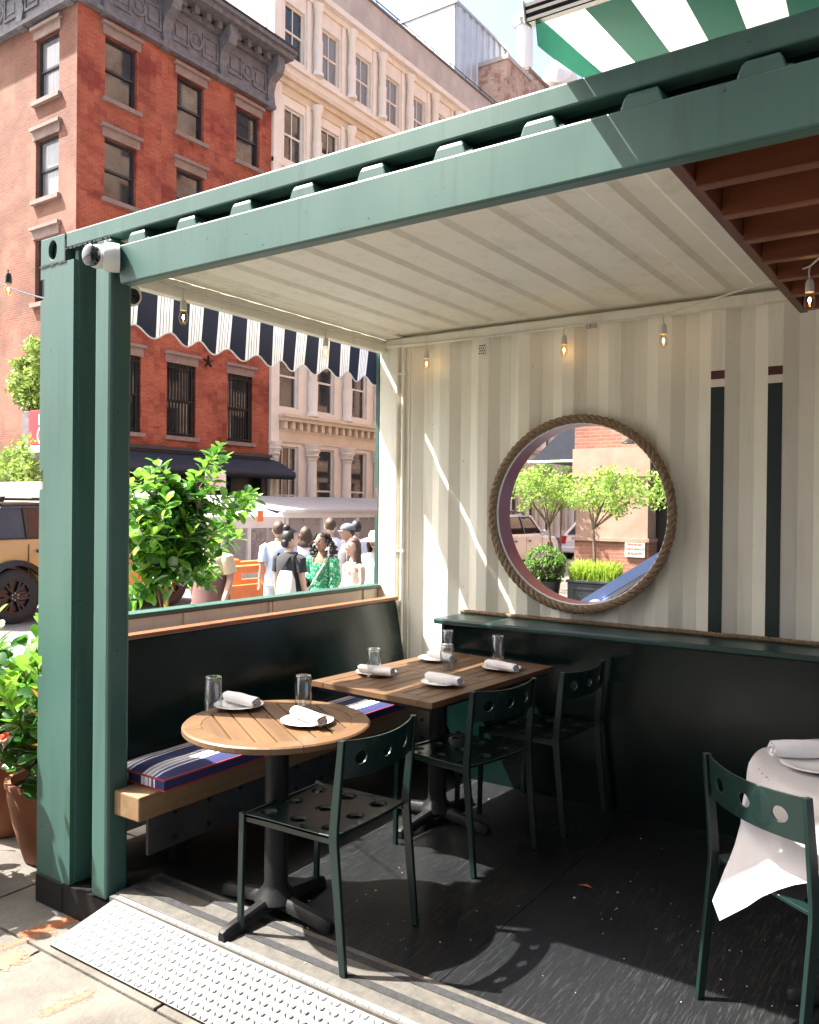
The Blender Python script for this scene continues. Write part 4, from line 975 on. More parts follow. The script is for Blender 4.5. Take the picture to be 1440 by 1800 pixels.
# inner leaves deepen the crown
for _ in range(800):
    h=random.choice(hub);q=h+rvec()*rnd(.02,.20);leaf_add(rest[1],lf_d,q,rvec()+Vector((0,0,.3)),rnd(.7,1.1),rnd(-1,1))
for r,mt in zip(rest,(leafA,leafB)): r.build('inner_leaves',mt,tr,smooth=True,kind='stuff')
# --- pots left of the post
def pot(c,r,h,label):
    t=thing('potted_shrub',label,'potted plant',c)
    m=MB();m.lathe([(r*.55,0),(r*.62,.01),(r*.86,h*.45),(r*1.0,h*.8),(r*1.0,h*.93),(r*1.06,h*.94),(r*1.06,h),(r*.92,h),(r*.90,h*.9)],30,c);m.build('pot',terra,t,smooth=True)
    m=MB();m.lathe([(r*.91,h*.9),(.0001,h*.92)],20,c);m.build('soil',soil,t);return t
random.seed(31)
c1=Vector((-.36,.30,0));t1=pot(c1,.20,.40,'terracotta pot of paddle leaved shrub, orange croton and red blooms beside the green post')
c0=Vector((-.86,.36,0));t0=pot(c0,.21,.40,'terracotta pot of bright green shrub cut by the left picture edge')
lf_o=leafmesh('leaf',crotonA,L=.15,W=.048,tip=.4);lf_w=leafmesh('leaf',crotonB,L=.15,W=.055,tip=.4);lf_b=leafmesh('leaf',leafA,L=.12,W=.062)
def bush(t,c,z0,z1,rad,n,mix,stems,lean=(0,0)):
    sm=MB();nb=0;low=MB()
    for k in range(stems):
        a=k*2.4;rr=rad*rnd(.25,1);q=Vector((c.x+rr*cos(a)+lean[0],c.y+rr*sin(a)+lean[1],rnd(z0+.25*(z1-z0),z1)-rr*.2));pts=branchy(sm,(c.x+.04*cos(a),c.y+.04*sin(a),.4),q,.006,.003)
        for i in range(n):
            u=1-(i/n)**1.3*.75;p=Vector(pts[0]).lerp(pts[-1],u);dv=(pts[-1]-pts[0]).normalized();sd=Matrix.Rotation(i*2.4+rnd(0,.6),3,dv)@dv.orthogonal().normalized()
            me=mix(u,p);leaf_obj(me,t,p,sd*(1.1-.4*u)+dv*(.2+.7*u)+Vector((0,0,.15)),rnd(.75,1.15),rnd(-.5,.5))
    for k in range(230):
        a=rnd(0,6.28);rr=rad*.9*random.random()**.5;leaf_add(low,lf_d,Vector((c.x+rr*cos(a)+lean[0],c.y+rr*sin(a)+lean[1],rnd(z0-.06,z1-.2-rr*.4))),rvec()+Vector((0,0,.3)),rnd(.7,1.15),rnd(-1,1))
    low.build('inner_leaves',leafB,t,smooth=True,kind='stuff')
    sm.build('stem',bark,t,smooth=True)
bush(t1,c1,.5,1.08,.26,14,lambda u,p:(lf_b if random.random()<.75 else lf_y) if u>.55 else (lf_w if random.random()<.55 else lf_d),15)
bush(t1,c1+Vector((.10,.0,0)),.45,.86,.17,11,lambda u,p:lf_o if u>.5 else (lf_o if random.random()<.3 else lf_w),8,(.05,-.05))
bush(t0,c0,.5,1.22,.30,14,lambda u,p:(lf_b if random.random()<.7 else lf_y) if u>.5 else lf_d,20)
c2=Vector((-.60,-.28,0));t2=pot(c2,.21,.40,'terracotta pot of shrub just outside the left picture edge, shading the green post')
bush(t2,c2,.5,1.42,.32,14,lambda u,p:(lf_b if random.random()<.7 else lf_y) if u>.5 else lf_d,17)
fl=leafmesh('petal',flower,L=.035,W=.03)
for k in range(8):
    q=c1+Vector((rnd(-.22,.16),rnd(-.3,-.12),rnd(.45,.85)));
    for i in range(5):
        a=2*PI*i/5;o=leaf_obj(fl,t1,q,(cos(a),sin(a)*.6-.3,.6*sin(a)+.3),rnd(.7,1));o.name='petal'
# ================================================================ BUILDINGS
WIN={}
def window_set(key,w,h,kind):
    """local: opening centred on x, bottom at z=0, facing -y; list of (name, mesh, parent index)"""
    if key in WIN: return WIN[key]
    L=[]
    def add(mb,name,mt,par): L.append((name,mb.mesh(name,mt),par));return len(L)-1
    fm={'sash':winframe,'bars':winframe,'cream':castiron,'creamgrid':castiron,'cream2':castiron,'plain':winframe}[kind];b=.07 if kind in('sash','bars','plain') else .06
    m=MB();y0,y1=.12,.22
    m.box(-w/2,y0,0,-w/2+b,y1,h);m.box(w/2-b,y0,0,w/2,y1,h);m.box(-w/2+b,y0,h-b,w/2-b,y1,h);m.box(-w/2+b,y0,0,w/2-b,y1,b)
    mid=h*.5 if kind!='cream2' else h*.55
    if kind!='creamgrid': m.box(-w/2+b,y0+.01,mid-.035,w/2-b,y1-.02,mid+.035)
    if kind=='cream': m.box(-.02,y0+.015,b,.02,y1-.03,h-b)
    if kind=='creamgrid':
        for k in(1,2): x=-w/2+w*k/3;m.box(x-.02,y0+.015,b,x+.02,y1-.03,h-b)
        for k in(1,2,3): z=h*k/4;m.box(-w/2+b,y0+.017,z-.02,w/2-b,y1-.032,z+.02)
    i=add(m,'window',fm,None)
    g=pane_g if key.endswith('g') else pane_d
    m=MB();m.box(-w/2+b*.8,y0+.05,mid,w/2-b*.8,y0+.06,h-b*.8);add(m,'pane',g,i)
    m=MB();m.box(-w/2+b*.8,y0+.075,b*.8,w/2-b*.8,y0+.085,mid);add(m,'pane',g if not key.endswith('h') else pane_d,i)
    if kind in('sash','bars'):
        m=MB();m.box(-w/2-.12,-.12,-.13,w/2+.12,.10,-.0);add(m,'sill',brownstone,i)
        m=MB();m.box(-w/2-.10,-.05,h+.0,w/2+.10,.04,h+.26);m.box(-w/2-.16,-.14,h+.26,w/2+.16,.04,h+.36);add(m,'lintel',brownstone,i)
    if kind=='bars':
        m=MB()
        for k in range(9): x=-w/2+.05+(w-.1)*k/8;m.box(x-.014,-.03,.02,x+.014,-.005,h-.02)
        for z in(.1,h*.5,h-.15): m.box(-w/2,-.032,z-.02,w/2,-.004,z+.02)
        add(m,'iron_bars',iron,i)
    WIN[key]=L;return L
def put_window(ws,parent,loc,rz):
    obs=[]
    for name,me,par in ws:
        if par is None: o=inst(name,me,parent,loc,(0,0,rz))
        else:
            o=bpy.data.objects.new(name,me);COL.objects.link(o);o.parent=obs[par]
        obs.append(o)
    return obs[0]
PXB=-18.0
# ---------------- red brick building
yb0,yb1,zt_=12.14,20.02,18.0
br=thing('brick_building','red brick corner building with black slate cornice and navy shop awning across the avenue','building',(PXB,16,-.05))
rows=[(13.70,1.85),(10.76,1.80),(7.70,1.90)]
cols=[13.06,15.72,18.30];ops=[];wpos=[]
for z,h in rows:
    for y in cols: ops.append((y,y+1.12,z,z+h));wpos.append((y+.56,z,h,'sash'))
for y in(13.25,15.43,18.02): ops.append((y-.02,y+1.15,3.93,6.27));wpos.append((y+.565,3.93,2.34,'bars'))
m=MB();facade(m,yb0,yb1,2.9,zt_-1.7,ops,lambda u,d,z:(PXB-d,u,z),.25)
lops=[]
for z,h in rows:
    for x in(-20.03,-23.6): lops.append((x,x+1.16,z,z+h))
m.add([(-32,yb0,-.2),(-32,yb1,-.2),(-32,yb1,zt_-.2),(-32,yb0,zt_-.2)],[(0,1,2,3)]);m.add([(-32,yb1,2.9),(PXB,yb1,2.9),(PXB,yb1,zt_-.2),(-32,yb1,zt_-.2)],[(0,1,2,3)])
facade(m,yb0,yb1,zt_-1.7,zt_-.2,[],lambda u,d,z:(PXB-d,u,z),.2)
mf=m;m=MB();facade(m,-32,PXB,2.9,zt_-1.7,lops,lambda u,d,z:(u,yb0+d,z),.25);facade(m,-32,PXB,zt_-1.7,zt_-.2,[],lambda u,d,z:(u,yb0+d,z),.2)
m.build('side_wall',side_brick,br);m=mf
m.add([(-32,yb0,zt_-.2),(PXB,yb0,zt_-.2),(PXB,yb1,zt_-.2),(-32,yb1,zt_-.2)],[(0,1,2,3)])
m.build('wall',red_brick,br)
for y,z,h,k in wpos: put_window(window_set('s%.2f%s'%(h,k)+('h' if k=='bars' else ''),1.12 if k=='sash' else 1.13,h,k),br,(PXB,y,z),PI/2)
for x0,x1,z0,z1 in lops: put_window(window_set('l%.2fg'%(z1-z0),1.16,z1-z0,'sash'),br,((x0+x1)/2,yb0,z0),0)
# shopfront
m=MB();m.box(-31.9,yb0+.15,-.05,PXB-.35,yb1-.05,2.9);m.build('shopfront',shopdark,br)
m=MB();m.box(-24,yb0-.03,2.9,PXB+.03,yb0+.14,3.35);m.box(PXB-.3,yb0-.02,2.9,PXB+.12,yb1-.05,3.45);m.box(PXB,yb0-.1,3.45,PXB+.25,yb1-.05,3.56);m.build('shop_fascia',winframe,br)
for y in(12.3,14.2,16.4,18.2,19.7): m=MB();m.box(PXB-.36,y,-.05,PXB-.02,y+.28,2.9);m.build('shop_pilaster',winframe,br)
m=MB();n=10
prof=[(PXB+.05,3.42),(PXB+.9,2.98)]+[(PXB+.9+.16*sin(PI*k/8),2.82+.16*cos(PI*k/8)) for k in range(9)]+[(PXB+.05,3.3)]
m.prism([(z_,x_) for x_,z_ in []] or [(x,z) for x,z in prof],'Y',12.5,20.35);m.build('shop_awning',navy,br)
# cornice: front and side share a builder
def cornice(P,u0,u1,brs,name_parent,ext=0):
    def B(m,a,da,za,b,db,zb):
        p=[P(a,da,za),P(b,da,za),P(b,db,za),P(a,db,za),P(a,da,zb),P(b,da,zb),P(b,db,zb),P(a,db,zb)];m.add(p,[(0,3,2,1),(4,5,6,7),(0,1,5,4),(1,2,6,5),(2,3,7,6),(3,0,4,7)])
    m=MB();B(m,u0,.02,16.18,u1,.14,17.45);B(m,u0,.02,16.05,u1,.24,16.18);B(m,u0,.02,17.45,u1,.30,17.62);m.build('frieze',cornice_m,name_parent)
    m=MB();B(m,u0-ext*.85,.02,17.74,u1+.25,.85,17.92);B(m,u0-ext*.98,.02,17.92,u1+.3,.98,18.06);m.build('corona',cornice_m,name_parent)
    m=MB();B(m,u0-ext*1.02,.02,18.06,u1+.32,1.02,18.12);m.build('gutter',winframe,name_parent)
    for b in brs:
        m=MB();pr=[(.02,16.0),(.20,16.02),(.26,16.2),(.20,16.6),(.30,16.95),(.62,17.15),(.72,17.4),(.70,17.73),(.02,17.73)]
        m.loft([[P(b-.17,d,z) for d,z in pr],[P(b+.17,d,z) for d,z in pr]]);m.build('bracket',cornice_m,name_parent)
    for a,b in zip(brs,brs[1:]):
        L=b-a-.34;c=(a+b)/2
        for s in(-1,1):
            m=MB();u=c+s*L*.31;hw=L*.17
            for q in((u-hw,16.45,u+hw,16.52),(u-hw,17.13,u+hw,17.20),(u-hw,16.52,u-hw+.06,17.13),(u+hw-.06,16.52,u+hw,17.13)): B(m,q[0],.14,q[1],q[2],.19,q[3])
            B(m,u-hw+.14,.14,16.64,u+hw-.14,.17,17.01);m.build('frieze_panel',cornice_m,name_parent)
        m=MB();rs=[]
        for k in range(25): g=2*PI*k/24;rs.append([P(c+r*cos(g),d,16.83+r*sin(g)) for r,d in((.30,.14),(.29,.20),(.21,.20),(.20,.14))])
        m.loft(rs,cap=False,closed=False);B(m,c-.08,.14,16.75,c+.08,.17,16.91);m.build('rosette',cornice_m,name_parent)
        for k in range(4):
            u=a+.17+L*(k+.5)/4;m=MB();B(m,u-.09,.30,17.5,u+.09,.52,17.73);m.build('dentil',cornice_m,name_parent)
cornice(lambda u,d,z:(PXB+d,u,z),yb0-.0,yb1,[at(180,12,x=PXB).y+.05,15.15,17.5,19.78],br,1)
cornice(lambda u,d,z:(-u,yb0-d,z),-PXB,32,[-PXB+.25,20.6,23.0,25.4],br)
m=MB();s=at(366,636,x=PXB+.02)
for k in range(5):
    a=PI/2+2*PI*k/5;m.bar(s,s+Vector((0,cos(a)*.2,sin(a)*.2)),.03,.10,(1,0,0))
m.build('star_anchor',iron,br)
m=MB();m.T=Matrix.Translation((PXB+1.05,17.6,3.3))@Matrix.Rotation(PI/2,4,'Z')
# ---------------- cream cast iron building
cb=thing('cast_iron_building','cream cast iron fronted building with columns between tall windows','building',(PXB,30,-.05))
YC0,YC1=yb1+.02,64
bays=[20.70+2.09*k for k in range(9)]
def crow(z,h,bl,kind,extra=''):
    return [(y,y+1.08,z,z+h,kind+extra) for y in bl]
allw=crow(18.47,1.95,bays,'cream')+crow(14.62,1.95,bays[:4],'cream')+crow(10.75,1.95,bays[:2],'cream')
lowb=[20.50+2.13*k for k in range(4)]+[36.7+2.13*k for k in range(9)]
allw+=[(y,y+1.12,5.38,7.55,'cream2') for y in lowb]+[(y,y+1.15,.3,3.95,'creamgrid' if i==0 else 'cream2') for i,y in enumerate(lowb)]
m=MB();facade(m,YC0,YC1,-.05,21.45,[(a,b,c,d) for a,b,c,d,_ in allw],lambda u,d,z:(PXB-d,u,z),.3)
m.add([(-40,YC0,0),(PXB,YC0,0),(PXB,YC0,23),(-40,YC0,23)],[(0,1,2,3)]);m.add([(-40,YC1,0),(PXB,YC1,0),(PXB,YC1,21.4),(-40,YC1,21.4)],[(0,1,2,3)]);m.add([(-40,YC0,0),(-40,YC1,0),(-40,YC1,21.4),(-40,YC0,21.4)],[(0,1,2,3)])
m.build('wall',castiron,cb)
for i,(a,b,c,d,k) in enumerate(allw): put_window(window_set('c%s%.2f%s'%(k,d-c,'g' if c>18 and a>22 else ''),b-a,d-c,k),cb,(PXB,(a+b)/2,c),PI/2)
colm={}
def column(y,z0,z1,r,cap,proj=.16):
    key=(round(z1-z0,2),r,cap)
    if key not in colm:
        h=z1-z0;m=MB();pr=[(r*1.35,0),(r*1.35,.10),(r*1.15,.16),(r,.22),(r*.9,h-.34),(r*1.05,h-.30),(r*1.0,h-.26)]
        if cap: pr=[(r*1.35,0),(r*1.35,.10),(r*1.1,.2),(r,.3),(r*.9,h-.62),(r*1.1,h-.58)]+[(r*1.05,h-.54),(r*1.5,h-.44),(r*1.2,h-.40),(r*1.7,h-.24),(r*1.35,h-.20),(r*1.9,h-.03),(r*1.9,h)]
        else: pr+=[(r*1.35,h-.12),(r*1.4,h)]
        if not cap: pr[3:3]=[(r,.22),(r*1.12,.45*h),(r*1.12,.49*h)]
        m.lathe(pr,14,(0,0,0),True);colm[key]=m.mesh('column',castiron,smooth=True)
    inst('column',colm[key],cb,(PXB+proj,y,z0))
for y in bays[1:]: column(y-.42,18.25,21.0,.17,False)
for y in bays[1:4]: column(y-.42,14.4,17.1,.17,False)
for y in lowb[1:]: column(y-.38,5.15,7.9,.19,False);column(y-.38,-.05,4.08,.20,True)
column(lowb[0]-.22,-.05,4.08,.16,True,.05)
def CB(name,mt,bx):
    m=MB()
    for b in bx: m.box(*b)
    return m.build(name,mt,cb)
# mouldings between the storeys
for z in(17.55,13.7):
    CB('storey_cornice',castshade,[(PXB,YC0,z-.62,PXB+.06,YC1,z-.30),(PXB,YC0,z-.30,PXB+.18,YC1,z-.12),(PXB,YC0,z-.12,PXB+.34,YC1,z+.06)])
    CB('sill_course',castiron,[(PXB,YC0,z+.55,PXB+.12,YC1,z+.72)])
CB('entablature',castiron,[(PXB,YC0,21.0,PXB+.10,YC1,21.22),(PXB,YC0,21.22,PXB+.32,YC1,21.45)])
CB('shop_frieze',castshade,[(PXB,YC0+.45,4.10,PXB+.07,YC1,4.5)])
CB('shop_cornice',castshade,[(PXB,YC0+.40,4.86,PXB+.36,YC1,5.0),(PXB,YC0+.36,5.0,PXB+.46,YC1,5.1),(PXB,YC0+.45,4.5,PXB+.10,YC1,4.58)])
for k in range(46):
    y=YC0+.55+k*.42
    if k<16 or k>36: m=MB();m.box(PXB,y,4.58,PXB+.26,y+.17,4.86);m.build('dentil',castshade,cb)
CB('corner_pier',castiron,[(PXB,YC0,-.05,PXB+.10,YC0+.42,21.0)])
for y in bays: 
    m=MB();m.box(PXB,y+1.16,18.3,PXB+.07,y+1.36,20.98);m.box(PXB,y+1.16,14.45,PXB+.07,y+1.36,17.0);m.build('pilaster',castiron,cb)
m=MB();m.box(-39.9,YC0+.01,21.45,PXB-.05,YC1-.01,23.0);m.build('parapet',parapetm,cb)
m=MB();m.box(-40,YC0-.0,22.99,PXB+.02,YC1,23.08);m.build('coping',cornice_m,cb)
m=MB();
for k in range(26): m.box(PXB-.2,YC0+.5+k*1.5,23.08,PXB-.17,YC0+.53+k*1.5,23.4)
m.box(PXB-.2,YC0,23.38,PXB-.17,YC1-22,23.41);m.build('roof_railing',iron,cb)
m=MB();m.box(PXB-6,YC0-.03,18.2,PXB-.3,YC0-.002,23);m.build('side_render',sidecream,cb)
# ---------------- rooftop things on the cream building
ph=thing('roof_penthouse','pale corrugated metal penthouse standing on the cream building roof','penthouse',(-24,46,23))
q0=at(800,112,x=-22);q1=at(892,84,x=-22)
m=MB();y0,y1,zt2=q0.y,at(893,150,x=-22).y,q1.z
xs=[];k=0;y=y0
while y<y1: xs+=[(-22+(.08 if k%2 else 0),y),(-22+(.08 if k%2 else 0),y+.30)];y+=.36;k+=1
m.loft([[(x,y,22.8) for x,y in xs],[(x,y,zt2-.3+.0*y) for x,y in xs]],cap=False,closed=False);m.box(-27,y0,22.8,-22.05,y1,zt2-.35);m.build('cladding',metalclad,ph)
m=MB();m.box(-27.1,y0-.1,zt2-.35,-21.85,y1+.1,zt2-.2);m.build('roof_edge',steel,ph)
hx=thing('hvac_unit','dark rooftop unit at the parapet of the cream building','roof unit',(-19,33,23))
q=at(788,104,x=-19.5);m=MB();m.box(-20.5,q.y-.6,23.05,-19.5,q.y+.8,24.3);m.build('casing',navy,hx,bevel=.03);m=MB();m.box(-20.6,q.y-.7,24.3,-19.4,q.y+.9,24.4);m.build('lid',steel,hx)
chm=thing('brick_chimney','pale red brick chimney block behind the metal penthouse','chimney',(-20,50,23))
a=at(891,185,x=-20);b=at(932,185,x=-20);t_=at(905,116,x=-20).z
m=MB();m.box(-22,a.y,20,-20,b.y,t_);m.build('stack',chim_brick,chm);m=MB();m.box(-22.1,a.y-.1,t_,-19.9,b.y+.1,t_+.25);m.build('capping',parapetm,chm)
c2=at(968,160,x=-20);t2=at(945,133,x=-20).z;m=MB();m.box(-21.5,b.y+.02,20,-20.2,c2.y,t2);m.build('side_stack',chim_brick,chm);m=MB();m.box(-21.6,b.y,t2,-20.1,c2.y+.1,t2+.2);m.build('side_capping',brownstone,chm)
fp=thing('flue_pipe','tall white metal flue pipe with a cap rising from the brick chimney','flue pipe',(-21,50,26))
f0=at(922,112,x=-21);f1=at(922,48,x=-21);m=MB();m.lathe([(.55,f0.z-.5),(.55,f1.z)],16,(-21,f0.y,0),True);m.build('pipe',wht,fp,smooth=True)
m=MB();m.lathe([(.62,f1.z),(.85,f1.z+.25),(.85,f1.z+.55),(.6,f1.z+.6)],12,(-21,f0.y,0),True);m.build('cap',steel,fp)
tk=thing('roof_tank','white domed roof tank seen past the brick chimney','roof tank',(-20,54,26))
g=at(985,150,x=-20);m=MB();m.T=Matrix.Translation((-20,g.y,g.z+.1))@Matrix.Rotation(R(75),4,'X')@Matrix.Rotation(R(20),4,'Y');m.lathe([(1.1,-2.5),(1.15,.5),(.9,1.2),(.0001,1.5)],18,(0,0,0));m.build('drum',wht,tk,smooth=True);m=MB();m.T=Matrix.Translation((-20,g.y,g.z-3));m.box(-.5,-1.2,-3,.5,1.2,2.2);m.build('stand',steel,tk)
# ---------------- white shed and vines at the far left corner
wl=thing('white_canopy','white timber street canopy beyond the yellow car at the left','canopy',(-17,9,-.05))
zc=2.05
m=MB();m.box(-24,8.4,zc,-13.6,10.2,zc+.16);m.build('canopy_roof',shedw,wl)
for x in(-23,-20.5,-18,-15.9,-13.8): m=MB();m.box(x,8.5,RZ,x+.16,8.66,zc);m.build('post',shedw,wl)
for k in range(14): m=MB();m.box(-23.6+k*.72,8.38,zc-.38,-22.91+k*.72,8.44,zc);m.build('valance_board',shedw,wl)
m=MB();m.box(-24,8.4,zc-.5,-13.7,8.46,zc-.40);m.build('beam',shedw,wl)
vq=at(40,745,y=11.4)
pb=thing('planter_sign_box','grey planter box with a red sign face high on the building corner','planter',(vq.x,11.4,3.6))
z0,z1=at(50,783,y=11.4).z,at(50,722,y=11.4).z;xa,xb,xc=at(38,750,y=11.4).x,at(53,750,y=11.4).x,at(95,750,y=11.4).x
m=MB();m.box(xa,11.42,z0,xc,12.1,z1);m.build('box',cornice_m,pb,bevel=.02)
m=MB();m.box(xb,11.36,z0+.02,xc,11.419,z1-.02);sg=m.build('sign_face',signred,pb)
q=at(74,738,y=11.35)
m=MB();cq=at(75,765,y=11.35)
rr=[]
m.T=Matrix.Translation((cq.x,11.355,cq.z))@Matrix.Rotation(PI/2,4,'X');m.lathe([(.28,0),(.28,.006),(.22,.006),(.22,0)],24);m.lathe([(.10,.0),(.10,.006),(.0001,.006)],16);m.build('ring_mark',signwhite,sg)
me=text_mesh('E',.42,signwhite);inst('lettering',me,sg,(at(70.5,737,y=11.35).x,11.353,q.z),(PI/2,0,0))
m=MB();m.box(xa-.2,11.3,z0-.22,xc,12.1,z0-.02);m.build('ledge',shedw,pb)
random.seed(8)
vine=thing('vine_shrub','sunlit vine growing up the brick wall above the red sign','vine',(vq.x,11.8,z1))
m=MB();pts=[]
for k in range(90): px=rnd(22,75);py=rnd(598,715);
for k in range(130):
    px=rnd(18,80);py=rnd(596,716)
    if (px<45 and py<620) or (px<30 and (py<640 or py>690)):continue
    pts.append(at(px,py,y=11.75+rnd(-.3,.3)))
leafcloud(m,pts,.16,.22,26);m.build('crown',vinem,vine,kind='stuff')
m=MB();m.tube([at(50,724,y=11.7),at(52,690,y=11.7),at(56,650,y=11.7),at(60,610,y=11.7)],[.05,.04,.03,.015],6);m.tube([at(52,700,y=11.7),at(44,690,y=11.7),at(66,676,y=11.7)],.02,5);m.build('trunk',bark,vine)
v2=thing('vine_shrub','leafy vine spilling over the white canopy under the red sign','vine',(-17,10.6,2.2))
m=MB();pts=[]
for k in range(170):
    px=rnd(-20,62);py=rnd(768,846)
    if py<815-px*.0-(px-20)*1.1 and px<30 and py<800: continue
    if px>50 and py<800: continue
    pts.append(at(px,py,y=10.3+rnd(-.3,.4)))
leafcloud(m,pts,.15,.24,26);m.build('crown',vinem,v2,kind='stuff')
m=MB();m.tube([(at(40,840,y=10.4).x,10.4,RZ+.1),at(40,840,y=10.4),at(35,800,y=10.4),at(45,770,y=10.4)],[.06,.05,.03,.015],6);m.build('trunk',bark,v2)
# ---------------- dining shed across the avenue
sh=thing('dining_shed','white outdoor dining shed with clear vinyl panels and bulbs across the avenue','dining shed',(-12.8,18,RZ))
xs0,xs1,ya,yb=-12.1,-14.6,14.5,27.5
zr=1.60
m=MB();m.prism([(xs0+.25,zr-.04),(xs0+.25,zr+.04),(xs1,zr+.42),(xs1,zr+.34)],'Y',ya-.2,yb);m.build('roof_sheet',shedroof,sh)
for y in [ya+1.55*k for k in range(9)]: m=MB();m.box(xs0-.02,y,RZ,xs0+.10,y+.12,zr-.05);m.build('post',shedw,sh)
m=MB();m.box(xs0-.03,ya-.15,zr-.20,xs0+.12,yb,zr-.045);m.build('eaves_beam',shedw,sh)
m=MB();m.box(xs0-.0,ya,RZ,xs0+.08,yb,.52);m.build('low_wall',shedw,sh)
m=MB();m.box(xs0-.03,ya,.52,xs0+.11,yb,.60);m.build('rail',shedw,sh)
for k in range(8):
    y=ya+.13+1.55*k;m=MB();m.box(xs0+.03,y,.61,xs0+.04,y+1.4,zr-.21);m.build('vinyl_panel',film,sh)
m=MB();m.box(xs1-.1,ya,RZ,xs1,yb,zr+.33);m.build('rear_wall',shedw,sh)
for k in range(3): m=MB();m.box(xs1+.3+k*.8,ya-.1,RZ,xs1+.4+k*.8,ya,zr+.1);m.build('post',shedw,sh)
for k in range(20):
    y=ya+.5+k*.6;m=MB();m.rod((xs0-.25,y,zr-.24),(xs0-.25,y,zr-.32),.02,6);b_=m.build('bulb_socket',blk,sh)
    m=MB();m.ell((xs0-.25,y,zr-.38),(.045,.045,.06),8,6);m.build('bulb',filament if False else bulbm,b_)
# white tent panel left of the shed
tp=thing('white_tent','white canvas tent side with dark clear windows left of the dining shed','tent',(-11.8,11.5,RZ))
m=MB();y0,y1=10.6,14.35;m.prism([(-11.9,1.15),(-11.9,1.45),(-14,2.0),(-14,1.15)],'Y',y0,y1);m.build('canopy',shedw,tp)
for y in(10.6,11.8,13.0,14.25): m=MB();m.box(-11.98,y,RZ,-11.88,y+.1,1.15);m.build('post',shedw,tp)
m=MB();m.box(-11.95,y0,RZ,-11.9,y1,.32);m.build('skirt_panel',shedw,tp)
m=MB();m.box(-13.9,y0,RZ,-13.8,y1,1.15);m.build('rear_panel',shopdark,tp)
m=MB();m.box(-11.93,y0+.1,.32,-11.92,y1,1.14);m.build('vinyl_panel',film,tp)
oc=at(407,906,x=-11.85);m=MB();m.box(-11.86,oc.y+.9,oc.z-.16,-11.84,oc.y+1.1,oc.z+.12);m.build('orange_flag',orange_p,tp)
# ---------------- orange barriers
def barrier(c,label):
    t=thing('water_barrier',label,'barrier',c,'orange water filled barriers')
    x,y,z=c;L=.92
    m=MB();pr=[(-.24,0),(.24,0),(.24,.08),(.13,.22),(.11,.9),(.07,.98),(-.07,.98),(-.11,.9),(-.13,.22),(-.24,.08)]
    pr=[(x+a,z+b) for a,b in pr]
    m.prism(pr,'Y',y-L,y-L*.55);m.prism(pr,'Y',y+L*.55,y+L);m.prism([(x+a*.86 if abs(a)<.2 else x+a,z+b*.97) for a,b in [(-.24,0),(.24,0),(.24,.08),(.13,.22),(.12,.62),(-.12,.62),(-.13,.22),(-.24,.08)]],'Y',y-L*.55,y+L*.55)
    m.build('shell',orange_p,t,bevel=.03)
    m=MB();m.box(x-.10,y-L*.55,z+.80,x+.10,y+L*.55,z+.93);m.build('top_bar',orange_p,t,bevel=.02)
    m=MB();m.T=Matrix.Translation((x+.13,y,z+.2))@Matrix.Rotation(PI/2,4,'Y');m.lathe([(.07,0),(.07,.05),(.0001,.05)],12);m.build('fork_hole',blk,t)
q=far(453,1030,15.3);barrier((q.x,q.y,RZ),'orange water barrier nearest the man in the pale blue shirt')
q2=far(423,1030,13.9);barrier((q2.x,q2.y,RZ),'orange water barrier partly behind the glossy shrub')
# ---------------- street sign
q=at(377,860,x=-9.9);sg=thing('street_sign','white rectangular street sign on a grey pole before the navy shop awning','street sign',(q.x,q.y,RZ))
m=MB();m.rod((q.x,q.y+.25,RZ),(q.x,q.y+.25,q.z+.4),.04,8);m.build('pole',steel,sg);m=MB();m.box(q.x+.05,q.y-.3,q.z-.02,q.x+.07,q.y+.26,q.z+.33);b_=m.build('board',signwhite,sg)
m=MB();
for k in range(3): m.box(q.x+.0705,q.y-.22,q.z+.05+k*.09,q.x+.0725,q.y+.05+.07*(k%2),q.z+.08+k*.09)
m.build('printed_line',signtxt,b_)
# ================================================================ THROUGH THE ROUND WINDOW
cbx=at(1008,1000,y=14).x;ce=at(1141,900,y=14).x
bb=thing('corner_brick_building','sunlit pink brick corner building with stone band seen through the round window','building',(cbx,15,-.06))
z1_,z2_,z3_=at(1060,945,y=14).z,at(1060,838,y=14).z,at(1060,788,y=14).z
m=MB();m.box(cbx+.02,14.0,-.06,ce,19.9,z1_-.06);m.box(cbx,14.0,z3_,ce+6,19.9,9.4);m.build('wall',pink_brick,bb)
m=MB();m.box(cbx-.03,13.97,z2_,ce+.02,19.9,z3_);m.box(cbx+.03,14.02,z1_,ce-.03,19.9,z2_);m.box(cbx-.03,13.95,z1_-.07,ce+.02,19.9,z1_+.0);m.build('stone_band',pinkstone,bb)
m=MB();m.box(ce+.001,14.5,-.06,ce+6,19.9,z3_-.002);m.build('dark_entrance',shopdark,bb)
m=MB();m.box(ce+.05,14.05,z3_-.5,ce+6,14.45,z3_-.003);m.build('entrance_lintel',winframe,bb)
q=at(1117,965,y=13.99);sp=thing('sprinkler_sign','white sign reading SPRINKLERS THROUGHOUT BUILDING on the pink brick corner','sign',(q.x,13.99,q.z))
w_=(at(1135,965,y=13.99).x-at(1100,965,y=13.99).x);h_=at(1117,950,y=13.99).z-at(1117,979,y=13.99).z
m=MB();m.box(q.x-w_/2,13.955,q.z-h_/2,q.x+w_/2,13.985,q.z+h_/2);bo_=m.build('board',signwhite,sp,bevel=.004)
for i,(tx,szf) in enumerate((('SPRINKLERS',.145),('THROUGHOUT',.137),('BUILDING',.16))):
    me=text_mesh(tx,w_*szf,signtxt,.002);inst('lettering',me,bo_,(q.x,13.952,q.z+h_*(.27-.27*i)),(PI/2,0,0))
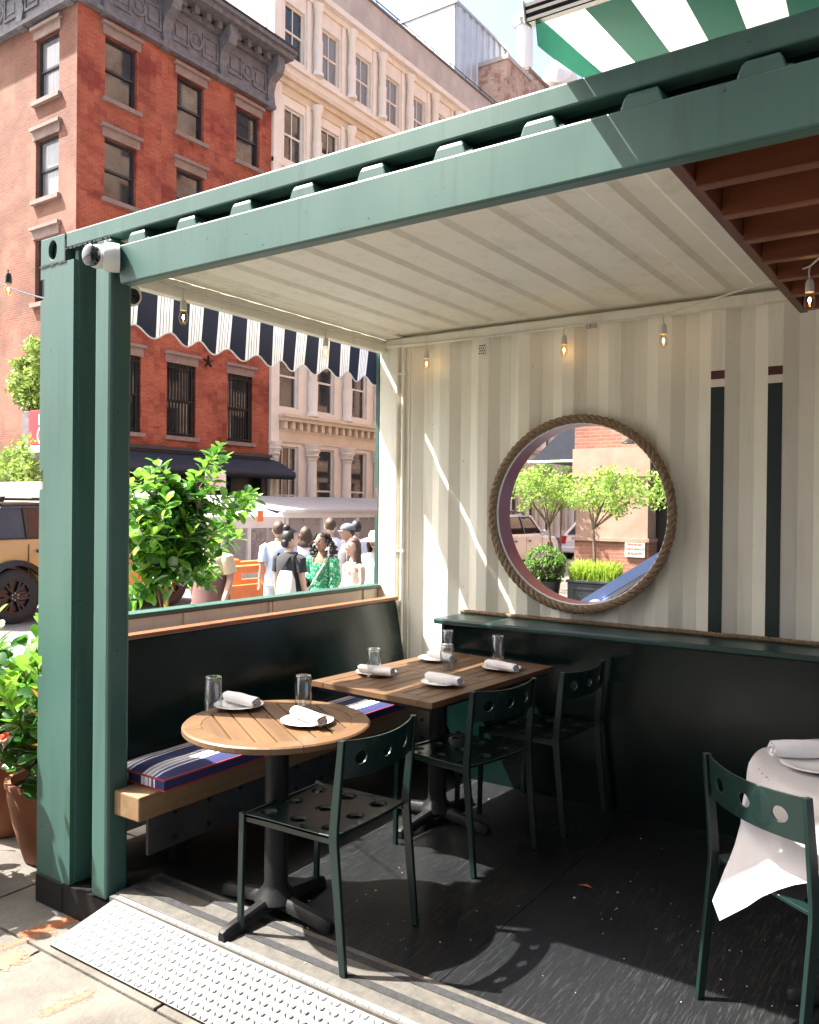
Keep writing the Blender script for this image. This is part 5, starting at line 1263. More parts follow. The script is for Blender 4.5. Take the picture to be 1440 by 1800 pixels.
aw=thing('black_awning','black sloping awning on the avenue side of the pink brick corner','awning',(cbx,14.4,3))
m=MB();qa=at(965,812,y=14.5);m.add([(cbx-.02,14.3,3.75),(cbx-.02,17,3.75),(cbx-1.15,14.3,2.75),(cbx-1.15,17,2.75),(cbx-.02,14.3,2.75),(cbx-.02,17,2.75)],[(0,1,3,2),(0,2,4),(1,5,3),(2,3,5,4)]);m.build('canopy',navy,aw)
m=MB();m.rod((cbx-1.2,14.28,2.73),(cbx,14.28,2.73),.03,6);m.build('front_bar',steel,aw)
lp=thing('wall_lamp','small dark gooseneck lamp on the pink brick wall','lamp',(ce-.4,13.9,3.1))
q=at(1108,775,y=13.6);m=MB();m.tube([(q.x+.25,13.98,q.z-.12),(q.x+.2,13.75,q.z+.05),(q.x,13.6,q.z+.03)],.02,6);m.build('arm',iron,lp);m=MB();m.lathe([(.03,.05),(.16,-.03),(.17,-.05),(.0001,-.04)],12,(q.x,13.6,q.z));m.build('shade',iron,lp)
# planters and small trees
def sapling(t,base,crown,zc,r,rz,n,mt,trunk_top,lean=0):
    m=MB();random.seed(int(abs(base[0]*100)))
    b=Vector(base);tt_=Vector(trunk_top);m.tube([b,b.lerp(tt_,.5)+Vector((.02,0,0)),tt_],[.035,.028,.024],7)
    pts=[]
    for k in range(11):
        a=k*2.4;q=Vector(crown)+Vector((cos(a)*r*rnd(.45,1),sin(a)*r*.7*rnd(.3,1),rnd(-.6,.8)*rz));m.tube([tt_,tt_.lerp(q,.5)+Vector((0,0,.08)),q],[.018,.011,.004],5);pts.append(q)
    m.build('trunk',bark,t,smooth=True)
    lc=MB();cl=[]
    for k in range(n):
        a=rnd(0,2*PI);rr=r*random.random()**.5;cl.append(Vector(crown)+Vector((cos(a)*rr,sin(a)*rr*.75,rz*rnd(-1,1)*(1-.5*(rr/r)**2)+.12*sin(a*3)*rz)))
    leafcloud(lc,cl,.085,.17,30,.5,.45);lc.build('crown',mt,t,kind='stuff')
pa=at(1040,1050,y=12.9);
px_=thing('planter_box','dark panelled planter box with bright grass in front of the pink brick building','planter',(pa.x,12.9,-.06))
x0,x1=at(997,1040,y=12.6).x,at(1078,1040,y=12.6).x;zt3=at(1040,1026,y=12.6).z
m=MB();m.box(x0,12.6,-.06,x1,13.2,zt3);m.build('box',tubm,px_,bevel=.015)
m=MB();m.box(x0-.02,12.57,zt3,x1+.02,13.22,zt3+.05);m.build('rim',tubm,px_,bevel=.008)
m=MB();m.box(x0+.1,12.585,.02,x1-.1,12.6,.06);m.box(x0+.1,12.585,zt3-.12,x1-.1,12.6,zt3-.08);m.box(x0+.1,12.585,.06,x0+.14,12.6,zt3-.12);m.box(x1-.14,12.585,.06,x1-.1,12.6,zt3-.12);m.build('panel_moulding',tubm,px_)
m=MB();random.seed(4)
for k in range(900):
    q=Vector((rnd(x0+.02,x1-.02),rnd(12.62,13.18),zt3+.04));a=rnd(0,6.28);d=Vector((cos(a),sin(a),0));h=rnd(.18,.42);o_=rnd(.05,.28);s=Vector((-d.y,d.x,0))*.008
    m.add([q-s,q+s,q+d*o_*.4+s+Vector((0,0,h*.75)),q+d*o_*.4-s+Vector((0,0,h*.75)),q+d*o_+Vector((0,0,h))],[(0,1,2,3),(3,2,4)])
m.build('grass',grassm,px_,kind='stuff')
t1_=thing('maple_sapling','slender maple sapling rising from the panelled planter against pink brick','tree',(at(1044,1010,y=12.9).x,12.9,zt3))
cr=at(1080,862,y=12.9)
sapling(t1_,(at(1044,1010,y=12.9).x,12.9,zt3),(cr.x,12.9,cr.z),0,.92,.40,110,mapleL,at(1043,930,y=12.9))
q=at(958,1030,y=12.6);rb=thing('round_planter','round black planter with a clipped box ball','planter',(q.x,12.6,-.06))
bt=at(958,1020,y=12.6).z
m=MB();m.lathe([(.25,-.06),(.30,bt-.05),(.32,bt),(.28,bt),(.27,bt-.05)],24,(q.x,12.6,0));m.build('pot',tubm,rb,smooth=True)
bc=at(958,995,y=12.6);br_=(at(993,995,y=12.6).x-at(923,995,y=12.6).x)/2
m=MB();random.seed(6);leafcloud(m,[bc+rvec()*br_*rnd(.6,.97) for _ in range(650)],.05,.06,9,.4,.6);m.build('clipped_ball',boxleaf,rb,kind='stuff')
m=MB();m.ell(bc,(br_*.8,)*3,12,8);m.build('inner_twigs',soil,rb)
t2_=thing('maple_sapling','second maple sapling behind the clipped box ball, nearer the white cars','tree',(at(972,1000,y=14.2).x,14.2,-.06))
b2=at(972,985,y=14.2);cr=at(948,858,y=14.2)
sapling(t2_,(b2.x,14.2,-.06),(cr.x,14.2,cr.z),0,.98,.46,110,mapleL,at(965,925,y=14.2))
t3_=thing('street_tree','dark leafy street tree between the cream facade and the pink brick corner','tree',(-6.6,22,RZ))
cr=at(985,845,y=21);b3=at(985,990,y=21)
sapling(t3_,(b3.x,21,RZ),(cr.x,21,cr.z),0,.9,.8,70,mapleD,at(985,900,y=21))
# tall tan building further along this side of the avenue (seen mirrored in the windows)
tb=thing('tan_building','tall tan brick building further along the near side of the avenue','building',(-3.4,24,-.06))
ops=[]
for r_ in range(7):
    for k in range(9): ops.append((22+k*2.6,23.3+k*2.6,1.0+r_*3.7,3.3+r_*3.7))
m=MB();facade(m,20,46,-.06,28,ops,lambda u,d,z:(-3.4+d,u,z),.3);m.add([(-3.4,20,9.4),(10,20,9.4),(10,20,28),(-3.4,20,28)],[(0,1,2,3)]);m.add([(-3.4,20,28),(10,20,28),(10,46,28),(-3.4,46,28)],[(0,1,2,3)]);m.add([(-3.4,46,-.06),(10,46,-.06),(10,46,28),(-3.4,46,28)],[(0,1,2,3)]);m.add([(10,20,-.06),(10,46,-.06),(10,46,28),(10,20,28)],[(0,1,2,3)])
m.build('wall',tan_brick,tb)
ws=window_set('tan',1.3,2.3,'plain')
for a,b,c,d in ops: put_window(ws,tb,(-3.4,(a+b)/2,c),-PI/2)
for z in(4.0,15.1,27.6): m=MB();m.box(-3.65,19.9,z,-3.401,46.1,z+.35);m.build('band_course',pinkstone,tb)
# ---------------- unseen building added behind the viewer to cut sky light and deepen shade
hb=thing('sky_blocking_building','pale rendered corner building on the pavement behind the viewer','building',(4,-6.4,0))
ops=[]
for r_ in range(6):
    for k in range(9): ops.append((-.6+k*2.5,.9+k*2.5,(.5 if r_==0 else 1.2)+r_*3.8,3.4+r_*3.8))
m=MB();facade(m,-1.6,22,0,23.5,ops,lambda u,d,z:(u,-6.4-d,z),.3);facade(m,-20,-6.4,0,23.5,[],lambda u,d,z:(-1.6,u,z),.3)
m.add([(-1.6,-6.4,23.5),(22,-6.4,23.5),(22,-20,23.5),(-1.6,-20,23.5)],[(0,1,2,3)]);m.add([(22,-6.4,0),(22,-20,0),(22,-20,23.5),(22,-6.4,23.5)],[(0,1,2,3)]);m.add([(-1.6,-20,0),(22,-20,0),(22,-20,23.5),(-1.6,-20,23.5)],[(0,1,2,3)])
m.build('wall',sidecream,hb)
ws={}
for a,b,c,d in ops: put_window(window_set('hb%.1f'%(d-c),1.5,d-c,'plain'),hb,((a+b)/2,-6.4,c),PI)
for z in(3.75,22.9): m=MB();m.box(-1.75,-6.399,z,22,-6.15,z+.4);m.build('band_course',cornice_m,hb)
# ================================================================ VEHICLES
def make_car(name,label,loc,rz,paint,kind='suv',L=4.5,W=1.86,H=1.8,group='cars in the street',wheel=.36,rack=False,flare=False,glass=None,text=None,beltk=None,mir=None):
    t=thing(name,label,'car',(0,0,0),group);glass=glass or carglass
    hw=W/2;suv=kind=='suv'
    zb=.42 if flare else .26;belt=H*(beltk or (.63 if suv else .64))
    xf,xr=L/2,-L/2
    hood=belt-.06 if suv else belt-.10
    if suv: st=[(xr,belt-.12,.86),(xr+.06,belt,.96),(-.9,belt,1),(.75,belt-.01,1),(.95,hood,1),(xf-.35,hood-.06,.98),(xf-.06,hood-.22,.93),(xf,hood-.34,.86)]
    else: st=[(xr,belt-.22,.84),(xr+.1,belt-.04,.93),(-1.55,belt,1),(.55,belt-.02,1),(1.0,hood,1),(xf-.5,hood-.12,.97),(xf-.1,hood-.28,.9),(xf,hood-.42,.82)]
    wx=(xf-.86,xr+.82)
    def rings():
        out=[]
        xs=sorted({s[0] for s in st}|{c+o for c in wx for o in(-wheel-.09,-wheel*.75,-wheel*.3,wheel*.3,wheel*.75,wheel+.09)})
        for x in xs:
            for a,b in zip(st,st[1:]):
                if a[0]<=x<=b[0]: u=(x-a[0])/(b[0]-a[0]);z=a[1]+(b[1]-a[1])*u;k=a[2]+(b[2]-a[2])*u
            lo=zb
            for c in wx:
                dd=abs(x-c);Rr=wheel+.09
                if dd<Rr: lo=max(lo,wheel+math.sqrt(Rr*Rr-dd*dd))
            lo=min(lo,z-.12)
            out.append([(x,-hw*k*.93,z),(x,-hw*k*.985,z-.05),(x,-hw*k,z-.11),(x,-hw*k,lo+.02),(x,-hw*k*.96,lo),(x,hw*k*.96,lo),(x,hw*k,lo+.02),(x,hw*k,z-.11),(x,hw*k*.985,z-.05),(x,hw*k*.93,z)])
        return out
    m=MB();m.loft(rings());body=m.build('body',paint,t,smooth=True)
    m=MB();m.box(xr+.1,-hw*.82,.3,xf-.15,hw*.82,belt-.2);m.build('underbody',blk,t)
    m=MB();m.box(xr+.9,-hw*.97,zb-.06,xf-1.3,hw*.97,zb+.10);m.build('rocker_panel',blk if suv else paint,t,bevel=.02)
    # greenhouse
    if suv: g0,g1,r0,r1=xr+.05,.98,xr+.22,.30
    else: g0,g1,r0,r1=-1.75,1.02,-1.0,.10
    bw,tw=hw*.93,hw*.74
    if flare: g1,r1,tw=.72,.42,hw*.84
    zr=H-.06
    gl=[(g0,-bw,belt-.02),(g1,-bw,belt-.03),(g1,bw,belt-.03),(g0,bw,belt-.02),(r0,-tw,zr),(r1,-tw,zr),(r1,tw,zr),(r0,tw,zr)]
    m=MB();m.add(gl,[(0,3,2,1),(4,5,6,7),(0,1,5,4),(1,2,6,5),(2,3,7,6),(3,0,4,7)]);m.build('window_glass',glass,t)
    m=MB();rs=[]
    for x,k,dz in((r0-.06,.93,-.02),(r0+.05,1,.035),((r0+r1)/2,1.02,.055),(r1-.08,1,.03),(r1+.08,.95,-.025)):
        rs.append([(x,-tw*k-.02,zr-.03+dz*.3),(x,-tw*k*.86,zr+.02+dz),(x,0,zr+.035+dz),(x,tw*k*.86,zr+.02+dz),(x,tw*k+.02,zr-.03+dz*.3),(x,0,zr-.04)])
    m.loft(rs);m.build('roof',paint if not flare else blk,t,smooth=True)
    for s in(-1,1):
        m=MB();m.bar((g1+.02,s*bw*1.0,belt-.04),(r1+.04,s*tw*1.01,zr),.075,.07);m.build('pillar',paint if not flare else blk,t);m=MB();m.bar((g0-.0,s*bw,belt-.04),(r0-.02,s*tw,zr),.16 if suv else .13,.06);m.build('pillar',paint if not flare else blk,t)
        if mir: m=MB();m.bar((g1-.10,s*(bw+.004),belt-.03),(r1-.05,s*(tw+.012),zr),.03,.03);m.build('window_trim',chrome,t)
        xm=-.35 if suv else -.25
        m=MB();m.bar((xm,s*(bw+.006),belt-.02),(xm-.04,s*(tw+.006),zr),.09,.02)
        if suv: m.build('pillar',blk,t);m=MB();m.bar((xm-.95,s*(bw+.006),belt-.02),(xm-.98,s*(tw+.006),zr),.08,.02)
        m.build('pillar',blk,t)
        m=MB();m.bar((g0,s*(bw+.012),belt+.0),(g1,s*(bw+.012),belt-.01),.012,.025);m.build('belt_trim',chrome if not flare else blk,t)
        for xd in(.82,xm-.0,xm-.98):
            m=MB();m.box(xd-.006,s*(hw+.001)-.003,zb+.14,xd+.006,s*(hw+.001)+.003,belt-.1);m.build('door_gap',blk,t)
        for xd in(xm+.12,xm-.86):
            m=MB();m.box(xd,s*hw-.012 if s<0 else hw,belt-.24,xd+.17,s*hw if s<0 else hw+.02,belt-.19);h=m.build('door_handle',blk if suv else paint,t,bevel=.006);
            if s<0: h.location.y-=.02
        mx_=mir or g1-.22;mz_=.06 if mir else 0;m=MB();m.ell((mx_,s*(hw+.09),belt+.08+mz_),(.06,.085,.06),12,8);m.bar((mx_,s*(hw-.10),belt-.02),(mx_,s*(hw+.05),belt+.05+mz_),.05,.04);m.build('wing_mirror',paint if not flare else blk,t,smooth=True)
        m=MB();m.box(xf-.13,s*hw*.62-.14,hood-.36,xf-.0,s*hw*.62+.14,hood-.24);m.build('headlight',headlight,t,bevel=.02)
        m=MB();m.box(xr-.012,s*hw*.74-.09,belt-.34,xr+.14,s*hw*.74+.11 if s>0 else s*hw*.74+.09,belt-.04);m.build('tail_light',taillight,t,bevel=.02)
    m=MB();m.box(xf-.1,-hw*.86,zb+.02,xf+.05,hw*.86,zb+.22);m.build('front_bumper',blk if suv else paint,t,bevel=.03);m=MB();m.box(xr-.05,-hw*.86,zb+.02,xr+.1,hw*.86,zb+.22);m.build('rear_bumper',blk if suv else paint,t,bevel=.03)
    m=MB();m.box(xf-.06,-hw*.42,hood-.36,xf+.01,hw*.42,hood-.22);m.build('grille',blk,t)
    # wheels: one built, the rest copied
    wh=None
    for cx in wx:
        for s in(-1,1):
            rzw=0 if s<0 else PI
            if wh is None:
                m=MB();m.T=Matrix.Rotation(PI/2,4,'X');r=wheel
                m.lathe([(r*.60,.10),(r*.72,.115),(r*.93,.11),(r,.085),(r,-.085),(r*.93,-.11),(r*.6,-.1)],28);wh=m.build('wheel',tyre_m,t,loc=(0,0,0),smooth=True)
                m=MB();m.T=Matrix.Rotation(PI/2,4,'X');m.lathe([(r*.61,.10),(r*.60,.09),(r*.56,.05),(.0001,.045)],24)
                m.lathe([(r*.62,.108),(r*.57,.104),(r*.56,.06)],24)
                for k in range(6):
                    a=2*PI*k/6;
                    for da in(-.16,.16): m.bar((r*.16*cos(a),r*.16*sin(a),.078),(r*.58*cos(a+da),r*.58*sin(a+da),.092),.034,.022)
                m.lathe([(r*.2,.06),(r*.19,.10),(.0001,.105)],12);rim=m.build('rim',rim_dark if flare else steel,wh,loc=(0,0,0))
                m=MB();m.T=Matrix.Rotation(PI/2,4,'X')
                for k in range(6): a=2*PI*k/6+.5;m.ell((r*.125*cos(a),r*.125*sin(a),.106),(.012,.012,.008),6,4)
                m.build('wheel_nuts',chrome,wh,loc=(0,0,0))
                w_=wh
            else: w_=dup(wh,parent=t)
            w_.location=(cx,s*(hw-.10),wheel);w_.rotation_euler=(0,0,rzw)
            if flare:
                m=MB();rs=[]
                for k in range(17):
                    a=-.25+(PI+.5)*k/16;c_,s_=cos(a),sin(a);R0=wheel+.06;R1=wheel+.15
                    rs.append([(cx+R0*c_,s*(hw-.03),wheel+R0*s_),(cx+R1*c_,s*(hw-.01),wheel+R1*s_),(cx+R1*c_,s*(hw+.045),wheel+R1*s_*.99),(cx+R0*c_,s*(hw+.06),wheel+R0*s_)])
                m.loft(rs);m.build('wheel_flare',blk,t)
    if rack:
        for s in(-1,1):
            m=MB();m.rod((r0+.1,s*tw*.86,H+.07),(r1-.1,s*tw*.86,H+.07),.022,8)
            for u in(.05,.5,.95): x=r0+.1+(r1-r0-.2)*u;m.box(x-.05,s*tw*.86-.025,H-.05,x+.05,s*tw*.86+.025,H+.06)
            m.build('roof_rail',blk,t)
        for u in(.2,.75): x=r0+(r1-r0)*u;m=MB();m.box(x-.03,-tw*.92,H+.085,x+.03,tw*.92,H+.115);m.build('cross_bar',blk,t)
    if text:
        me=text_mesh(text[0],text[3],blk,.003);o=inst('lettering',me,t,(text[1],-hw-.004,text[2]),(PI/2,0,0))
    place(t,loc,rz);return t
q=at(26,1097,z=RZ)
make_car('yellow_car','mustard yellow off road car with black flares and roof rack beyond the green post',(q.x-.95,q.y+1.55,RZ),PI/2,mustard,'suv',4.75,1.93,1.93,wheel=.44,rack=True,flare=True,glass=brownglass,text=('PAT',.25,.98,.20),beltk=.71)
make_car('white_car','white car with roof rails seen from behind through the round window',(-9.6,22.6,RZ),PI/2,carwhite,'suv',4.6,1.86,1.72,wheel=.35,rack=True)
make_car('white_car','white saloon car farther off, behind the clipped box ball',(-8.9,29.5,RZ),PI/2,carwhite,'sedan',4.6,1.82,1.46,wheel=.33)
bq=at(1160,985,y=3.75)
make_car('blue_car','blue car passing just behind the round window, roof pillar and mirror showing',(1.88,4.3,RZ),PI,carblue,'sedan',4.6,1.84,1.77,wheel=.34,mir=.62)

# ================================================================ PEOPLE
def person(label,Z,px,py,h,face,skin,hair='short',hairm=hairB,top=None,topkind='tee',legm=None,legkind='trousers',hat=None,bag=None,arms='down',build=1.0,glasses=False,seated=False,lean=0,headturn=0,vest=None):
    hp=far(px,py,Z);s=h/1.70
    t=thing('person',label,'person',(hp.x,hp.y,RZ))
    sk=[];ed=[];rd=[]
    def V(x,y,z,rx,ry=None): sk.append(Vector((x,y,z)));rd.append((rx,ry or rx));return len(sk)-1
    def Ed(*ids):
        for a,b in zip(ids,ids[1:]): ed.append((a,b))
    b_=build
    pel=V(0,0,.93,.135*b_,.10*b_);wa=V(0,.0,1.10,.115*b_,.085*b_);chs=V(0,.0,1.28,.125*b_,.095*b_);nk=V(0,.012,1.435,.052,.05);hd=V(0,.0,1.52,.055,.058)
    Ed(pel,wa,chs,nk,hd)
    J={}
    for sd in(-1,1):
        hip=V(sd*.085,0,.88,.082*b_);kn=V(sd*.09,-.015,.49,.056) if not seated else V(sd*.09,-.42,.86,.056);an=V(sd*.09,.015,.09,.038) if not seated else V(sd*.09,-.42,.50,.038);ft=V(sd*.10,-.13,.035,.036,.03) if not seated else V(sd*.10,-.55,.46,.036,.03)
        Ed(pel,hip,kn,an,ft)
        A={'down':((.195,.01,1.17),(.215,-.03,.93)),'bent':((.20,.05,1.16),(.17,-.17,1.06)),'front':((.19,.0,1.15),(.10,-.20,1.00)),'walk':((.20,.04*sd,1.17),(.22,-.06*sd-.03,.94))}[arms if isinstance(arms,str) else arms[0 if sd<0 else 1]]
        sh=V(sd*.165*b_,.01,1.375,.056,.052);el=V(sd*A[0][0]*b_,A[0][1],A[0][2],.041);wr=V(sd*A[1][0]*b_,A[1][1],A[1][2],.028)
        Ed(chs,sh,el,wr);J[sd]=(sk[sh],sk[el],sk[wr])
    me=bpy.data.meshes.new('body');me.from_pydata([tuple(q) for q in sk],ed,[]);o=bpy.data.objects.new('body_tmp',me);COL.objects.link(o)
    md=o.modifiers.new('skin','SKIN');md.use_smooth_shade=True
    for i,d in enumerate(me.skin_vertices[0].data): d.radius=rd[i];d.use_root=(i==0)
    sb=o.modifiers.new('sub','SUBSURF');sb.levels=1;sb.render_levels=1
    bpy.context.view_layer.update();bm_=evaluated(o,'body',skin)
    m=MB();m.add([v.co.copy() for v in bm_.vertices],[tuple(p.vertices) for p in bm_.polygons])
    # head with a face, hands with five fingers
    HC=Vector((0,-.012,1.595));HM=Matrix.Translation(HC)@Matrix.Rotation(headturn,4,'Z')
    def hf(q):
        x,y,z=q;k=1-.26*max(0,-z/.115)**1.5
        x*=k;y=y*(1-.10*max(0,-z/.115))
        if y<0:
            fx=abs(x)
            y-=.022*math.exp(-(fx/.014)**2-((z+.012)/.022)**2)+.010*math.exp(-(fx/.012)**2-((z-.015)/.02)**2)
            y+=.007*math.exp(-((fx-.031)/.014)**2-((z-.018)/.012)**2)
            y-=.005*math.exp(-(fx/.022)**2-((z+.055)/.010)**2)+.006*math.exp(-(fx/.02)**2-((z+.092)/.016)**2)
        return Vector((x,y,z))
    m.T=HM;m.ell((0,0,0),(.075,.095,.115),28,22,hf)
    for sd in(-1,1): m.ell((sd*.076,.008,-.005),(.010,.018,.030),8,6)
    m.T=None
    for sd in(-1,1):
        sh,el,wr=J[sd];d=(wr-el).normalized();side=d.cross(Vector((sd*1.0,.2,0))).normalized();nrm=d.cross(side).normalized()
        pm=wr+d*.045;m.loft([[wr+side*a*.024+nrm*b*.014 for a,b in((-1,-1),(1,-1),(1,1),(-1,1))],[pm+side*a*.038+nrm*b*.013 for a,b in((-1,-1),(1,-1),(1,1),(-1,1))],[wr+d*.09+side*a*.037+nrm*b*.010 for a,b in((-1,-1),(1,-1),(1,1),(-1,1))]])
        for i,(of,ln) in enumerate(((-.028,.060),(-.009,.072),(.010,.068),(.028,.052))):
            p0=wr+d*.085+side*of;p1=p0+d*ln*.55;p2=p1+(d*.8+nrm*.6*(1 if sd<0 else -1)).normalized()*ln*.45;m.tube([p0,p1,p2],[.0085,.008,.0065],6)
        th=wr+d*.03-side*.030;m.tube([th,th+(d*.6-side*.6).normalized()*.035,th+(d*.9-side*.45).normalized()*.066],[.0105,.009,.007],6)
    body=m.build('body',skin,t,loc=(0,0,0),smooth=True);body.location=(0,0,0)
    def P_(mb,name,mt,**k):
        o=mb.build(name,mt,t,loc=(0,0,0),smooth=k.pop('smooth',True),**k);o.location=(0,0,0);return o
    m=MB();m.T=HM
    for sd in(-1,1): m.ell((sd*.031,-.083,.017),(.011,.006,.007),8,6)
    P_(m,'eye',eyem)
    m=MB();m.T=HM;m.ell((0,-.094,-.055),(.022,.008,.009),10,6);P_(m,'lips',lipm)
    m=MB();m.T=HM
    for sd in(-1,1): m.bar((sd*.016,-.094,.036),(sd*.045,-.084,.037),.006,.006)
    P_(m,'eyebrow',hairm)
    if glasses:
        m=MB();m.T=HM
        for sd in(-1,1): m.tube([(sd*.034+.024*cos(2*PI*k/14),-.101,.014+.022*sin(2*PI*k/14)) for k in range(15)],.0018,5)
        m.bar((-.01,-.103,.018),(.01,-.103,.018),.004,.004);m.bar((.058,-.10,.018),(.078,.0,.012),.004,.004);m.bar((-.058,-.10,.018),(-.078,.0,.012),.004,.004);P_(m,'spectacles',chrome)
    # clothing shells
    def ring(z,rx,ry,yo=0,n=22,wob=0): return [(rx*cos(2*PI*k/n)*(1+wob*sin(5*2*PI*k/n+z*20)),ry*sin(2*PI*k/n)*(1+wob*cos(4*2*PI*k/n+z*17))+yo,z) for k in range(n)]
    def torso(z0,flare=1.0,neck=.085,low=0):
        r=[(z0,.175*b_*flare,.13*b_*flare),(1.0,.168*b_,.128*b_),(1.10,.150*b_,.115*b_),(1.22,.160*b_,.124*b_),(1.32,.176*b_,.120*b_),(1.385-low,.178*b_ if not low else .165*b_,.098*b_)]
        if not low: r+=[(1.425,.125*b_,.078),(1.448,neck,.064)]
        return [ring(z,a,c,.004,wob=.035) for z,a,c in r]
    def sleeve(mb,frac,r0=.070,r1=.062,end=0):
        for sd in(-1,1):
            sh,el,wr=J[sd];pts=[sh+Vector((-sd*.03,0,.012)),sh+Vector((sd*.012,0,-.012))]
            if frac<=1: pts+=[sh.lerp(el,frac*.5),sh.lerp(el,frac)]
            else: pts+=[sh.lerp(el,.6),el,el.lerp(wr,frac-1)]
            n=len(pts);mb.tube(pts,[r0+(r1-r0)*i/(n-1) if i else r0*.8 for i in range(n)],12,cap=False)
    if topkind=='tee': m=MB();m.loft(torso(.90),cap=False);sleeve(m,.78,.062*b_,.061*b_);P_(m,'shirt',top)
    elif topkind=='shirt': m=MB();m.loft(torso(.88,1.03),cap=False);sleeve(m,.95,.064*b_,.062*b_);P_(m,'shirt',top)
    elif topkind=='dress':
        m=MB();m.loft([ring(z,a,c,.004,wob=w_) for z,a,c,w_ in((.45,.36,.32,.09),(.75,.27,.23,.08),(.98,.185,.15,.05),(1.08,.142,.112,.02),(1.13,.146,.116,.03),(1.22,.158,.128,.03),(1.31,.164,.128,.02),(1.345,.160,.118,.01))],cap=False);P_(m,'dress',top)
        m=MB();sleeve(m,1.75,.072,.080);P_(m,'puff_sleeve',top)
        m=MB()
        for sd in(-1,1): m.tube([(sd*.105,-.108,1.335),(sd*.115,-.06,1.42),(sd*.115,.03,1.42),(sd*.11,.09,1.33)],.012,6)
        P_(m,'shoulder_strap',top)
    elif topkind=='cami':
        m=MB();m.loft([ring(z,a,c,.004,wob=.04) for z,a,c in((.88,.20,.165),(1.0,.172,.135),(1.10,.15,.116),(1.22,.158,.126),(1.30,.158,.122))],cap=False)
        for sd in(-1,1): m.tube([(sd*.05,-.118,1.285),(sd*.085,-.098,1.37),(sd*.10,-.01,1.425),(sd*.085,.09,1.32)],.011,6)
        P_(m,'camisole',top)
    if vest: m=MB();m.loft([ring(z,a,c,.004,wob=.02) for z,a,c in((.90,.188*b_,.142*b_),(1.0,.180*b_,.140*b_),(1.10,.165*b_,.128*b_),(1.2,.172*b_,.134*b_))],cap=False);P_(m,'apron',vest)
    if legm and legkind=='trousers':
        m=MB();m.loft([ring(1.0,.160*b_,.122*b_),ring(.93,.168*b_,.13*b_),ring(.84,.165*b_,.125*b_)],cap=False)
        for sd in(-1,1): m.tube([(sd*.085,0,.90),(sd*.088,-.005,.70),(sd*.09,-.012,.48),(sd*.09,.012,.11)] if not seated else [(sd*.085,0,.90),(sd*.088,-.2,.88),(sd*.09,-.42,.86),(sd*.09,-.42,.53)],[.098*b_,.092*b_,.074,.062],12,cap=False)
        P_(m,'trousers',legm)
    elif legm: m=MB();m.loft([ring(z,a,c,0,wob=w_) for z,a,c,w_ in((.40,.27,.24,.09),(.7,.22,.19,.06),(.95,.172,.13,.03),(1.02,.155,.12,.0))],cap=False);P_(m,'skirt',legm)
    m=MB()
    for sd in(-1,1): m.ell((sd*.095,-.05-.42*seated,.035+.425*seated),(.048,.125,.042),10,7)
    P_(m,'shoes',blk if random.random()<.5 else china)
    # hair
    HS=Vector((px*.37,py*.11,0))
    def cap_hair(k=1.0,down=-.02,front=.045):
        m=MB();m.T=HM;m.ell((0,.010,.020),(.083*k,.099*k,.106*k),20,14,lambda q:Vector((q.x,q.y if not(q.y<-.02 and q.z<front) else max(q.y,-.02)+.0,max(q.z,down) if q.y<.03 else max(q.z,-.075)))*(1+.07*mnoise.noise(q*42+HS)));return m
    if hair=='short': P_(cap_hair(.985,-.03,.055),'hair',hairm)
    elif hair=='bun':
        m=cap_hair(1.04,-.04,.06);m.ell((0,.05,.135),(.045,.045,.04),12,8,lambda q:q*(1+.15*mnoise.noise(q*60)));m.ell((0,.07,-.04),(.07,.05,.06),12,8);P_(m,'hair',hairm)
    elif hair=='curly':
        m=cap_hair(1.03,-.03,.06)
        random.seed(5)
        for k in range(560):
            a=rnd(-.35*PI,1.35*PI);z=rnd(-.30,.11);rr=.09+.085*min(1,max(0,(.10-z)/.16))
            if sin(a)<-.35 and z<.07: continue
            c=Vector((rr*cos(a)*rnd(.85,1.12),.02+rr*sin(a)*rnd(.75,1.05),z));m.ell(c,(rnd(.010,.019),)*3,6,4)
        P_(m,'hair',hairm)
    elif hair in('long','mid'):
        m=cap_hair(1.03,-.03,.055);ln=-.36 if hair=='long' else -.16
        rs=[]
        for k in range(9):
            z=.03+(ln-.03)*k/8;w_=.088+.030*sin(PI*k/8);ring_=[]
            for j in range(15): a=-.12*PI+1.24*PI*j/14;ring_.append((w_*cos(a)*(1+.05*sin(j*2.3+k)),.015+(.078+.008*k*.3)*sin(a)*(1+.06*sin(j*3+k*.6))+.008*sin(k*1.3),z))
            rs.append(ring_+[(x*.7,y*.6,z_) for x,y,z_ in reversed(ring_)])
        m.loft(rs);P_(m,'hair',hairm)
    if hat=='cap':
        m=MB();m.T=HM;m.ell((0,.008,.045),(.086,.103,.078),20,12,lambda q:Vector((q.x,q.y,max(q.z,-.012))));m.loft([[(.075*cos(a),-.085+.012-.075*(1-abs(cos(a)))*g,.033-.016*g) for a in [PI*k/10 for k in range(11)]] for g in(0,1)],cap=False,closed=False);P_(m,'cap',hat_m:=cloth('grey_cap',(.16,.16,.19)))
    if hat=='sun':
        m=MB();m.T=HM;m.lathe([(.0001,.125),(.06,.12),(.085,.08),(.092,.035),(.15,.02),(.19,-.012)],24,(0,.0,.0));P_(m,'sun_hat',cloth('straw_hat',(.62,.52,.42)),solid=.004)
